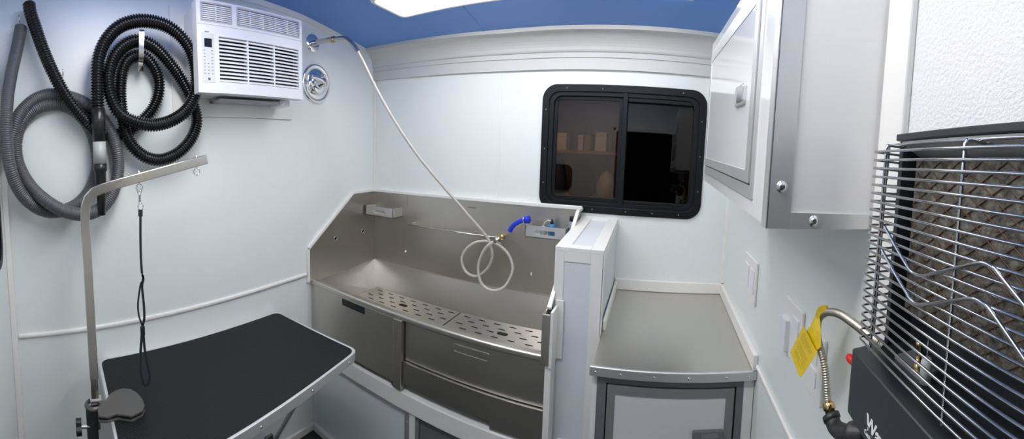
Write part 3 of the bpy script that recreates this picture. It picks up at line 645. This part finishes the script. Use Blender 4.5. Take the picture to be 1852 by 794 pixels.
# ================================================================== RIGHT WALL DEVICES
def Rf(w, y, z): return (RX(y, w), y, z)
def plate(y0, y1, z0, z1, lab, name, cat, parts):
    t = thing(name, Rf(0, (y0+y1)/2, z0), lab, cat, 'switch plates on the right wall')
    MB().prism(rrect(lambda a, b: Rf(.0005, a, b), y0, z0, y1, z1, .004, 3), (-.006, 0, 0), 'white_trim').build('cover_plate', t, bevel=.0015)
    for nm, a, b, c, d, w, m in parts:
        MB().prism(rrect(lambda p, r: Rf(.0055, p, r), a, c, b, d, .002, 3), (-w, 0, 0), m).build(nm, t, bevel=.001)
    return t
plate(-.545, -.395, 1.092, 1.212, 'double white rocker switch plate above the steel countertop', 'light_switch', 'switch', [('rocker', -.530, -.484, 1.120, 1.186, .004, 'ac_white'), ('rocker', -.462, -.414, 1.120, 1.186, .004, 'ac_white')])
plate(-.898, -.795, 1.102, 1.212, 'white switch plate with protruding box, left of the yellow tag', 'light_switch', 'switch', [('rocker', -.885, -.852, 1.125, 1.190, .004, 'ac_white'), ('plug_box', -.835, -.800, 1.108, 1.172, .011, 'ac_white')])
plate(-1.000, -.925, 1.092, 1.202, 'white outlet plate behind the flexible gas hose', 'wall_outlet', 'outlet', [('socket', -.978, -.948, 1.152, 1.182, .003, 'ac_white'), ('socket', -.978, -.948, 1.112, 1.142, .003, 'ac_white')])

# ================================================================== HEATER
ht = thing('gas_heater', (HX(-1.36, -.03), -1.36, 1.231), 'black wall heater with chrome wire guard at the far right', 'heater')
HY0, HY1 = -1.216, -1.505
def H(w, y, z): return (HX(y, w), y, z)
# body shell: open black tray with reflector
mb = MB()
mb.box((-.074, HY0+.004, 1.29), (-.068, HY1, 1.519), 'black_metal', H)
mb.box((-.074, HY0+.004, 1.29), (-.036, HY0-.004, 1.519), 'black_metal', H)
mb.box((-.074, HY1, 1.29), (-.036, HY1+.008, 1.519), 'black_metal', H)
mb.box((-.074, HY0+.004, 1.512), (-.030, HY1, 1.519), 'black_metal', H)
mb.build('body', ht, bevel=.001)
mb = MB().hexa([H(-.067, HY0-.006, 1.494), H(-.067, HY1+.01, 1.494), H(-.067, HY1+.01, 1.497), H(-.067, HY0-.006, 1.497)], [H(-.034, HY0-.004, 1.509), H(-.034, HY1+.01, 1.509), H(-.034, HY1+.01, 1.5115), H(-.034, HY0-.004, 1.5115)], 'aluminium_light')
mb.build('reflector', ht)
mp_ = MB().box((-.068, HY0-.010, 1.336), (-.052, HY1+.010, 1.494), 'catalytic_fibre', H).build('catalytic_pad', ht)
mb = MB(); z0, z1, y0, y1 = 1.336, 1.494, HY1+.01, HY0-.010
for sgn in (1, -1):                            # diamond wire mesh over the pad
    c = -.5
    while c < .5:
        pts = []
        for i in range(2):
            pass
        # line z = z0 + sgn*.62*(y-y0) + c
        ya, yb = y0, y1; k = .62*sgn; za = z0+c; 
        f = lambda y: z0+k*(y-y0)+c
        lo, hi = (z0, z1); ys_ = sorted([(lo-z0-c)/k+y0, (hi-z0-c)/k+y0]); s_, e__ = max(ys_[0], y0), min(ys_[1], y1)
        if e__-s_ > .004: mb.tube([H(-.0512, s_, f(s_)), H(-.0512, e__, f(e__))], .00055, 'mesh_wire' if 'mesh_wire' in MT else 'steel_dark', 5)
        c += .0185
mb.build('wire_mesh', mp_)
# guard
def wire(mb, pts, r=.00125, n=8): mb.tube(pts, r, 'guard_chrome', n)
NB = 24
def bar_round(y0, y1, z, w=0):
    r = .0035; yb = y0
    return [H(-.034, y0, z), H(w-r*1.2, y0, z), H(w-r*.4, y0-r*.4, z), H(w, y0-r*1.2, z), H(w, y1+r*1.2, z), H(w-r*.4, y1+r*.4, z), H(w-r*1.2, y1, z), H(-.034, y1, z)]
gd = thing('guard_tmp', (0, 0, 0), 'x', 'x'); bpy.data.objects.remove(gd)
gmb = MB(); v_ys = [-1.239, -1.357, -1.48]
for y in v_ys:
    wire(gmb, [H(-.034, y, 1.5035), H(-.007, y, 1.5035), H(-.004, y, 1.5030), H(-.0025, y, 1.500), H(-.0025, y, 1.306)], .0016)
wire(gmb, [H(-.020, HY0+.001, 1.5045), H(-.020, HY0+.001, 1.470)], .0014)
wire(gmb, [H(-.020, HY0+.001, 1.5045), H(-.02, HY0-.002, 1.506), H(-.02, HY1, 1.506)], .0014)
wire(gmb, [H(-.018, HY0-.001, 1.500), H(-.018, HY0-.001, 1.31)], .0014)
guard = gmb.build('guard_frame', ht)
for i in range(NB):
    z = 1.497-(1.497-1.3105)*i/(NB-1); b_ = MB(); wire(b_, bar_round(HY0, HY1, z)); b_.build('guard_bar', guard)
zu = [(1600, 410), (1625, 455), (1645, 487), (1653, 494), (1668, 498.5), (1690, 494), (1740, 482), (1768, 475.5), (1783, 477), (1797, 485), (1812, 503), (1848, 547), (1875, 580)]
zl = [(1595, 452), (1615, 488), (1638, 527), (1645, 539), (1655, 548), (1668, 550.5), (1700, 547), (1745, 541), (1760, 540.5), (1772, 545), (1786, 556), (1810, 588), (1852, 648), (1870, 675)]
for L_ in (zu, zl):
    b_ = MB(); wire(b_, spline([hw(x, y, .0026) for x, y in L_], .003), .0014); b_.build('zigzag_wire', guard)
# control box
K = 1.2965
mb = MB().hexa([H(-.074, HY0+.010, 1.231), H(.004, HY0+.006, 1.231), H(.004, HY1, 1.231), H(-.074, HY1, 1.231)], [H(-.074, HY0+.010, 1.297), H(.004, HY0+.006, 1.297), H(.004, HY1, 1.297), H(-.074, HY1, 1.297)], 'black_metal')
cb = mb.build('control_box', ht, bevel=.002, seg=3)
mb = MB().box((-.055, HY0-.03, 1.2965), (-.030, HY0-.075, 1.3), 'aluminium', H); mb.build('burner_bracket', ht)
q = Vector(H(-.036, HY0-.064, 1.298)); MB().lathe(q, (0, 0, 1), [(0, 0), (0, .0042), (.008, .0042), (.008, .0032), (.024, .0032), (.024, .004), (.028, .004), (.028, 0)], 'brass', 10).build('brass_jet', ht)
q = Vector(H(-.032, HY0-.082, 1.298)); mb = MB().lathe(q, (0, 0, 1), [(0, 0), (0, .0055), (.018, .0055), (.022, .0035), (.022, 0)], 'ceramic', 14); mb.cyl(q+Vector((0, 0, .02)), q+Vector((0, 0, .038)), .0008, 'chrome', n=6); mb.build('igniter', ht)
q = Vector(H(-.045, HY0-.10, 1.30)); MB().tube(spline([q+Vector((0, .05, .016)), q+Vector((0, 0, .008)), q+Vector((-.004, -.05, .006)), q+Vector((-.006, -.10, .004))], .005), .0022, 'black_plastic', 8).build('gas_tube', ht)
q = hw(1540.5, 646, -.006); MB().lathe(Vector((HX(HY0+.004, -.006), HY0+.004, q.z)), (0, 1, 0), [(0, 0), (0, .0045), (q.y-HY0-.006, .0048), (q.y-HY0-.002, .0040), (q.y-HY0, 0)], 'red_plastic', 18).build('red_button', ht)
# wall mount
MB().hexa([H(-.073, -1.26, 1.25), H(-.073, -1.46, 1.25), H(-.073, -1.46, 1.5), H(-.073, -1.26, 1.5)], [(RX(-1.26, .0005), -1.26, 1.25), (RX(-1.46, .0005), -1.46, 1.25), (RX(-1.46, .0005), -1.46, 1.5), (RX(-1.26, .0005), -1.26, 1.5)], 'black_metal').build('wall_bracket', ht)
# lettering
def text(s_, size, p, parent, name, m, ang=0, ext=.0002, shear=.15, off=0):
    c = bpy.data.curves.new(name, 'FONT'); c.body = s_; c.size = size; c.extrude = ext; c.shear = shear; c.offset = off; c.space_character = .95
    o = bpy.data.objects.new(name, c); C.objects.link(o); c.materials.append(MT[m]); o.parent = parent
    ex = Vector((-.1459, -1, 0)).normalized(); ez = Vector((0, 0, 1)); en = ex.cross(ez)
    if ang: R_ = Matrix.Rotation(ang, 3, en); ex, ez = R_ @ ex, R_ @ ez
    Mx = Matrix.Identity(4)
    for i, v in enumerate((ex, ez, en)):
        for j in range(3): Mx[j][i] = v[j]
    Mx.translation = Vector(p)-parent_world(parent)
    o.parent = None; bpy.context.view_layer.update()
    me = bpy.data.meshes.new_from_object(o.evaluated_get(bpy.context.evaluated_depsgraph_get())); bpy.data.objects.remove(o)
    o = bpy.data.objects.new(name, me); C.objects.link(o); o.parent = parent; o.matrix_local = Mx
    return o
p = hw(1565, 771, .0046); text('Wave', .0190, p, cb, 'lettering', 'letter_white', off=.00045)
p = hw(1563, 782, .0046); text('Catalytic', .0060, p, cb, 'lettering', 'letter_white', shear=0)
# a wave-shaped cut through the big word
w0 = hw(1563, 764, .0049); pts = [w0+Vector((-.1459, -1, 0)).normalized()*(.004*i)+Vector((0, 0, .0016*math.sin(i*1.1))) for i in range(14)]
MB().tube(pts, .0006, 'black_metal', 6).build('wave_line', cb)

# gas hose, elbow, tag
def gx(px, py, x=1.66): return at(px, py, (1, 0, 0), x)
gs = thing('gas_hose', gx(1500, 745), 'corrugated steel gas hose with black iron elbow and brass nut at the heater', 'hose')
gp = [gx(1499, 738), gx(1496, 718), gx(1495, 698), gx(1492, 668), gx(1487, 642), gx(1481, 618, 1.664), gx(1479, 596, 1.666), gx(1482, 577, 1.666), gx(1492, 566.5, 1.665), gx(1506, 564.5, 1.663), gx(1522, 570, 1.662), gx(1544, 585, 1.661), gx(1562, 599, 1.661), gx(1584, 616, 1.661), gx(1600, 628, 1.662)]
ribbed(gp, .0047, .0030, .0006, 'hose_steel', 12).build('flexible_pipe', gs)
a, b = gx(1498, 727), gx(1503, 750); dg = (b-a).normalized()
MB().lathe(a, dg, [(0, 0), (0, .0060), (.002, .0082), (.009, .0088), (.0095, .0072), (.0170, .0072), (.0170, 0)], 'brass', 6).build('brass_nut', gs)
a2 = gx(1504, 751)
el = None
ep = [gx(1503, 752), gx(1507, 765), gx(1514, 776), gx(1528, 783, 1.658), gx(1545, 784, 1.656)]
MB().tube(spline(ep, .002), .0098, 'cast_iron', 18).build('pipe_elbow', gs); el = [o for o in gs.children if o.name.startswith('pipe_elbow')][0]
dq = (Vector(ep[1])-Vector(ep[0])).normalized(); MB().lathe(Vector(ep[0])-dq*.001, dq, [(0, .004), (0, .0116), (.006, .0116), (.007, .0098)], 'cast_iron', 20).build('collar', el)
dq = (Vector(ep[4])-Vector(ep[3])).normalized(); MB().lathe(Vector(ep[4])-dq*.003, dq, [(0, .0098), (0, .0125), (.009, .0125), (.009, .0085), (.028, .0082), (.028, 0)], 'cast_iron', 20).build('collar', el)
tg = thing('warning_tag', gx(1486, 560), 'folded yellow paper warning tag looped over the gas hose', 'tag')
def leaf(q, name):
    q = [Vector(p) for p in q]; n = (q[1]-q[0]).cross(q[2]-q[1]).normalized()*.0005; mb = MB().prism(q, n, 'yellow_tag')
    return mb.build(name, tg), n
l1, n1 = leaf([gx(1453, 589, 1.652), gx(1477, 638, 1.650), gx(1449, 682, 1.650), gx(1445, 680, 1.650), gx(1429, 637, 1.651)], 'front_leaf')
leaf([gx(1481, 562, 1.663), gx(1484, 600, 1.655), gx(1484, 628, 1.654), gx(1471, 638, 1.655), gx(1455, 604, 1.656), gx(1465, 590, 1.657), gx(1472, 575, 1.66)], 'rear_leaf')
mb = MB().tube(spline([gx(1478, 576, 1.6600), gx(1482, 563, 1.6585), gx(1491, 558.5, 1.6600), gx(1496, 560, 1.6650), gx(1494, 566, 1.6705)], .0015), .01, 'yellow_tag', 4, flat=(Vector((0, -.6, .5)), .0065, .0004)); mb.build('fold', tg)
# printed lines on the tag
A_, Bx, Cx, Dx = gx(1453, 594, 1.6510), gx(1473, 637, 1.6492), gx(1448, 676, 1.6490), gx(1432, 637, 1.6502)
mb = MB()
for i in range(13):
    t_ = .12+.76*i/12
    L0, L1 = Vector(A_).lerp(Dx, t_), Vector(Bx).lerp(Cx, t_)
    s0, s1 = (.1, .9) if i % 4 != 3 else (.1, .6)
    if i in (4, 9): continue
    d0 = L0.lerp(L1, s0); d1_ = L0.lerp(L1, s1); mb.tube([d0, d0.lerp(d1_, .5), d1_], .00022, 'tag_print', 4)
mb.build('print', l1)

# ================================================================== GROOMING TABLE
TZ = .80
gt = thing('grooming_table', (.36, -1.06, FZ), 'wall-hung grooming table with black rubber top and aluminium edge', 'table')
P4 = [(.160, -1.475), (.545, -1.462), (.530, -.655), (.072, -.702)]
P4 = [Vector((.165, -1.470)), Vector((.690, -1.455)), Vector((.531, -.655)), Vector((.076, -.700))]
def rounded(P, r, off=0, k=6):
    n = len(P); out = []; cen = sum(P, Vector((0, 0)))/n
    for i in range(n):
        a, b, c = P[i-1], P[i], P[(i+1) % n]; u = (a-b).normalized(); v = (c-b).normalized()
        h_ = (u+v).normalized(); b2 = b+h_*off*1.41
        p0, p1 = b2+u*r, b2+v*r
        for j in range(k+1):
            t = j/k; out.append((1-t)**2*p0+2*t*(1-t)*b2+t*t*p1)
    return out
lo = rounded(P4, .035); ln = rounded(P4, .032, .009)
MB().ring([(p.x, p.y, TZ-.030) for p in lo], [(p.x, p.y, TZ-.030) for p in ln], (0, 0, .031), 'aluminium_light').build('edge_rim', gt, bevel=.0015)
MB().prism([(p.x, p.y, TZ-.018) for p in ln], (0, 0, .010), 'wood').build('board', gt)
tm = MB().prism([(p.x, p.y, TZ-.008) for p in ln], (0, 0, .0085), 'rubber_mat').build('rubber_top', gt)
nt = MT['rubber_mat'].node_tree; b = nt.nodes['Principled BSDF']; tcn = [n for n in nt.nodes if n.type == 'TEX_COORD'][0]
wv = nt.nodes.new('ShaderNodeTexWave'); wv.inputs['Scale'].default_value = 62; wv.bands_direction = 'DIAGONAL'; wv2 = nt.nodes.new('ShaderNodeTexWave'); wv2.inputs['Scale'].default_value = 62; mpn = nt.nodes.new('ShaderNodeMapping'); mpn.inputs['Rotation'].default_value = (0, 0, 1.57)
wv2.bands_direction = 'DIAGONAL'; nt.links.new(tcn.outputs['Object'], wv.inputs['Vector']); nt.links.new(tcn.outputs['Object'], mpn.inputs[0]); nt.links.new(mpn.outputs[0], wv2.inputs['Vector'])
mm = nt.nodes.new('ShaderNodeMath'); mm.operation = 'MULTIPLY'; nt.links.new(wv.outputs['Fac'], mm.inputs[0]); nt.links.new(wv2.outputs['Fac'], mm.inputs[1])
bp = nt.nodes.new('ShaderNodeBump'); bp.inputs['Strength'].default_value = .6; bp.inputs['Distance'].default_value = .001; nt.links.new(mm.outputs[0], bp.inputs['Height']); nt.links.new(bp.outputs[0], b.inputs['Normal'])
# rivets on the rim
mb = MB(); e0, e1_ = P4[1], P4[2]; dd_ = (e1_-e0).normalized(); nn_ = Vector((dd_.y, -dd_.x))
for s_ in (.45, .70, .93): p = e0.lerp(e1_, s_)+nn_*.0005; mb = MB(); screw(mb, (p.x, p.y, TZ-.016), (nn_.x, nn_.y, 0), .004, 'zinc'); mb.build('rivet', gt)
ux = (P4[2]-P4[1]).normalized(); vx = (P4[3]-P4[2]).normalized()
def tp(a, b): return P4[1]+ux*a+vx*b
for y in (-.75, -1.34):                        # folding braces from the tabletop down to the wall
    x0, x1 = LX(y, .012), .445
    MB().hexa([(x0, y-.012, .20), (x0+.010, y-.012, .20), (x0+.010, y+.012, .20), (x0, y+.012, .20)], [(x1-.010, y-.012, TZ-.031), (x1, y-.012, TZ-.031), (x1, y+.012, TZ-.031), (x1-.010, y+.012, TZ-.031)], 'aluminium_light').build('brace', gt, bevel=.001)
    MB().box((LX(y), y-.02, .17), (LX(y, .012), y+.02, .25), 'steel_dark').build('wall_bracket', gt, bevel=.001)
MB().hexa([(LX(-.72, .0), -.72, TZ-.05), (LX(-.72, .02), -.72, TZ-.05), (LX(-1.44, .02), -1.44, TZ-.05), (LX(-1.44, .0), -1.44, TZ-.05)], [(LX(-.72, .0), -.72, TZ-.031), (.14, -.72, TZ-.031), (.20, -1.44, TZ-.031), (LX(-1.44, .0), -1.44, TZ-.031)], 'aluminium_light').build('wall_rail', gt)

# grooming arm
AX, AY = .420, -1.497
ga = thing('grooming_post', (AX, AY, .74), 'bent steel post clamped to the near end of the grooming table', 'grooming post')
pts = [Vector((AX, AY, .775)), Vector((AX, AY, 1.325))]
cc = [(AY, 1.325), (AY+.003, 1.350), (AY+.012, 1.372), (AY+.028, 1.387), (AY+.052, 1.396), (AY+.10, 1.407), (AY+.20, 1.427), (AY+.352, 1.458)]
pts += [Vector((AX, y, z)) for y, z in cc[1:]]
pts[0] = Vector((AX, AY, .888))
MB().tube(pts, .01, 'post_nickel', 4, flat=(Vector((0, 1, 0)), .0175, .0130)).build('upright', ga, bevel=.0015)
MB().tube([Vector((AX, AY, .745)), Vector((AX, AY, .900))], .01, 'nickel', 4, flat=(Vector((0, 1, 0)), .0145, .0105)).build('lower_bar', ga)
def eyelet(y, z, zt):
    mb = MB(); mb.cyl((AX, y, z-.012), (AX, y, zt+.010), .0022, 'chrome', n=10); mb.lathe((AX, y, zt+.006), (0, 0, 1), [(0, 0), (0, .004), (.004, .004), (.006, 0)], 'chrome', 10)
    c = Vector((AX, y, z-.021)); mb.tube([c+Vector((0, .009*math.sin(a), .009*math.cos(a))) for a in [math.radians(15+i*22) for i in range(16)]], .0018, 'chrome', 8)
    return mb.build('eye_hook', ga)
eyelet(-1.343, 1.412, 1.425); eyelet(-1.175, 1.446, 1.459)
# clamp
base = [(178, 752), (192, 753), (212, 748), (238, 752), (258, 742), (262, 733), (258, 722), (248, 710), (236, 703), (222, 702), (208, 706), (198, 713), (190, 724), (184, 728), (176, 738)]
bpts = [at(x, y, (0, 0, 1), TZ+.020) for x, y in base]
cl = MB().prism([(p.x, p.y, TZ+.001) for p in bpts], (0, 0, .006), 'clamp_metal').build('clamp_plate', ga, bevel=.001)
MB().prism([(p.x, p.y, TZ+.007) for p in [q.lerp(Vector((sum(r.x for r in bpts)/len(bpts), sum(r.y for r in bpts)/len(bpts), 0)), .08) for q in bpts]], (0, 0, .007), 'black_plastic').build('clamp_gap', cl)
MB().prism([(p.x, p.y, TZ+.014) for p in bpts], (0, 0, .006), 'clamp_metal').build('clamp_cover', cl, bevel=.0015)
MB().tube([Vector((AX+.021*math.sin(a), AY-.004+.021*math.cos(a), TZ+.012)) for a in [i*2*PI/20 for i in range(20)]], .006, 'clamp_metal', 10, closed=True).build('clamp_ring', ga)
MB().box((AX-.013, AY-.014, TZ+.018), (AX+.013, AY+.018, TZ+.030), 'nickel').build('clamp_collar', ga, bevel=.002)
MB().box((AX-.012, AY-.028, .715), (AX+.014, AY+.004, TZ+.004), 'black_metal').build('clamp_block', ga, bevel=.003)
MB().cyl((AX+.04, AY-.018, .775), (AX+.09, AY-.04, .775), .005, 'zinc', n=12).build('clamp_bolt', ga) if False else None
k0 = at(150, 775, (0, 0, 1), .765); k0 = Vector((AX-.0, AY-.034, .776))
mb = MB(); nk = 10; ctr = Vector((AX+.012, AY-.050, .765))
prof_ = [ctr+Vector((0, 0, 0))]
vs_ = []
for i in range(30):
    a = 2*PI*i/30; r = .019+.0035*math.cos(5*a); vs_.append(Vector((AX+.01+r*math.cos(a), AY-.058, .760+r*math.sin(a))))
mb.prism(vs_, (0, .016, 0), 'black_plastic'); mb.cyl((AX+.01, AY-.045, .760), (AX+.01, AY-.02, .760), .005, 'zinc', n=12); mb.build('clamp_knob', ga, bevel=.001)

# grooming loop
NY = -1.343
gl = thing('grooming_loop', (AX, NY, .84), 'black strap grooming loop with steel snap hanging from the bent steel post', 'leash')
def cp(px, py): p = at(px, py, (1, 0, 0), AX); return Vector((AX, p.y, p.z))
mb = MB(); c = cp(252, 345); mb.tube([c+Vector((0, .0055*math.cos(a), .011*math.sin(a))) for a in [i*2*PI/18 for i in range(18)]], .0016, 'chrome', 8, closed=True)
mb.cyl(cp(253, 352), cp(253, 366), .0034, 'chrome', n=12); c = cp(254, 373); mb.tube([c+Vector((.002, .0075*math.cos(a), .0085*math.sin(a))) for a in [i*2*PI/18 for i in range(18)]], .0015, 'chrome', 8, closed=True); mb.build('snap_hook', gl)
fl = lambda a, b: (Vector((0, 1, 0)), a, b)
MB().tube(spline([cp(254, 378), cp(254, 384), cp(254, 392)], .004), .004, 'webbing', 4, flat=fl(.0085, .0018)).build('strap_end', gl)
MB().tube(spline([cp(254, 388), cp(254, 430), cp(255, 470), cp(257, 497)], .01), .004, 'webbing', 4, flat=fl(.0046, .0014)).build('strap', gl)
MB().tube(spline([cp(257, 495), cp(260, 506), cp(255, 512), cp(252, 528), cp(249.5, 550), cp(251, 570), cp(257, 588), cp(259, 592)], .006), .004, 'webbing', 4, flat=fl(.0034, .0014)).build('strap', gl)
MB().tube(spline([cp(257, 497), cp(259, 503), cp(257, 520), cp(260, 550), cp(261, 575), cp(258, 590)], .006), .004, 'webbing', 4, flat=fl(.0046, .0014)).build('strap', gl)
MB().box((AX-.004, cp(254, 597).y, cp(258, 606).z), (AX+.004, cp(262, 597).y, cp(258, 590).z), 'webbing').build('slide_lock', gl, bevel=.0015)
MB().tube(spline([cp(257, 600), cp(255, 625), cp(253.5, 655), cp(254, 672), cp(258, 688), cp(263, 697), cp(269, 690), cp(270, 678), cp(266, 660), cp(262, 635), cp(259, 600)], .006), .004, 'webbing', 4, flat=(Vector((1, 0, 0)), .0060, .0042)).build('neck_loop', gl)

# dark gasket of a small window at the left edge, on the wall behind
w2 = struct(MB().ring(rrect(lambda x, z: (x, YF+.0005, z), .262, 1.17, .70, 1.40, .06, 6), rrect(lambda x, z: (x, YF+.0005, z), .285, 1.193, .677, 1.377, .045, 6), (0, .014, 0), 'window_black').build('window_2'))
MB().box((.28, YF+.001, 1.185), (.682, YF+.005, 1.385), 'window_black').build('pane', w2)

# ================================================================== GARAGE OUTSIDE THE WINDOW
struct(MB().box((-1.2, 2.2, 0), (2.6, 2.25, 2.6), 'garage_wall').build('wall_outside'))
struct(MB().box((-1.2, .1, -.02), (2.6, 2.2, 0), 'dark_floor').build('floor_outside'))
def gb(px, py, y): return at(px, py, (0, 1, 0), y)
sy0 = 1.5
a, b = gb(985, 272, sy0), gb(1122, 274, sy0)
sv = thing('storage_shelf', ((a.x+b.x)/2, sy0+.15, 0), 'wooden garage shelf seen through the tinted window', 'shelf')
MB().box((a.x-.15, sy0, a.z-.012), (b.x+.05, sy0+.3, a.z+.012), 'wood').build('shelf_board', sv)
z2 = gb(1050, 358, sy0).z
MB().box((a.x-.15, sy0, z2-.012), (b.x+.05, sy0+.3, z2+.012), 'wood').build('shelf_board', sv)
for x in (a.x-.15, b.x+.03):
    MB().box((x, sy0+.26, 0), (x+.03, sy0+.3, 1.9), 'wood').build('post', sv); MB().box((x, sy0, 0), (x+.03, sy0+.04, 1.9), 'wood').build('post', sv)
for px0, px1, py0, lab, m in ((1008, 1024, 240, 'pale box standing on the garage shelf, leftmost', 'paper_white'), (1046, 1054, 244, 'narrow pale folder on the garage shelf between two boxes', 'paper_white'), (1058, 1068, 243, 'brown box on the garage shelf', 'wood'), (1078, 1096, 239, 'tall pale box on the garage shelf, rightmost', 'paper_white')):
    p, q = gb(px0, py0, sy0+.05), gb(px1, 270, sy0+.05)
    mb = MB().box((p.x, sy0+.04, a.z+.0125), (q.x, sy0+.2, p.z), m); mb.box((p.x-.001, sy0+.039, p.z-.03), (q.x+.001, sy0+.201, p.z-.026), 'garage_wall'); tag(mb.build('storage_box', bevel=.003), lab, 'box', 'boxes on the garage shelf')
def sack(px0, px1, py0, m, lab, dy=0):
    p, q = gb(px0, py0, sy0+.12), gb(px1, py0, sy0+.12); r = (q.x-p.x)/2; h_ = p.z-z2-.012; mb = MB(); n = 24; rows = 10; vs = []
    for j in range(rows+1):
        t = j/rows; rr = r*(math.sin(min(1, .25+t*.75)*PI*.93)**.5 if t < 1 else .05); rr = r*max(.05, (1-t**3)**.5)*(.92+.08*math.sin(5*t))
        vs += [((p.x+q.x)/2+rr*math.cos(2*PI*i/n)*(1+.06*math.sin(3*i)), sy0+.13+dy+.11*rr/r*math.sin(2*PI*i/n), z2+.0125+h_*t+.006*math.sin(i*2.1)*(t > 0)) for i in range(n)]
    mb.add(vs, [(j*n+i, j*n+(i+1) % n, (j+1)*n+(i+1) % n, (j+1)*n+i) for j in range(rows) for i in range(n)]+[tuple(range(n))[::-1], tuple(range(rows*n, rows*n+n))], m, True)
    tag(mb.build('cloth_bundle'), lab, 'bundle', 'bundles on the garage shelf')
sack(1000, 1026, 283, 'bag_blue', 'dark blue bundle on the lower garage shelf'); sack(1030, 1076, 296, 'cloth_dark', 'dark round bundle on the lower garage shelf'); sack(1080, 1116, 308, 'cloth_pale', 'pale cloth bundle on the lower garage shelf')
lt = bpy.data.lights.new('garage_fill_light', 'AREA'); lt.energy = 18; lt.size = .6; lt.color = (1, .78, .5); lo_ = bpy.data.objects.new('garage_fill_light', lt); C.objects.link(lo_); lo_.location = (.8, .75, 2.4)  # unseen light added so the shelf shows through the tinted pane

# ------------------------------------------------------------------ world: night outside
w = bpy.data.worlds.new('night'); sc.world = w; w.use_nodes = True; w.node_tree.nodes['Background'].inputs[0].default_value = (.02, .025, .035, 1); w.node_tree.nodes['Background'].inputs[1].default_value = .15
sc.cycles.max_bounces = 10; sc.cycles.diffuse_bounces = 6; sc.cycles.glossy_bounces = 6; sc.cycles.sample_clamp_indirect = 4
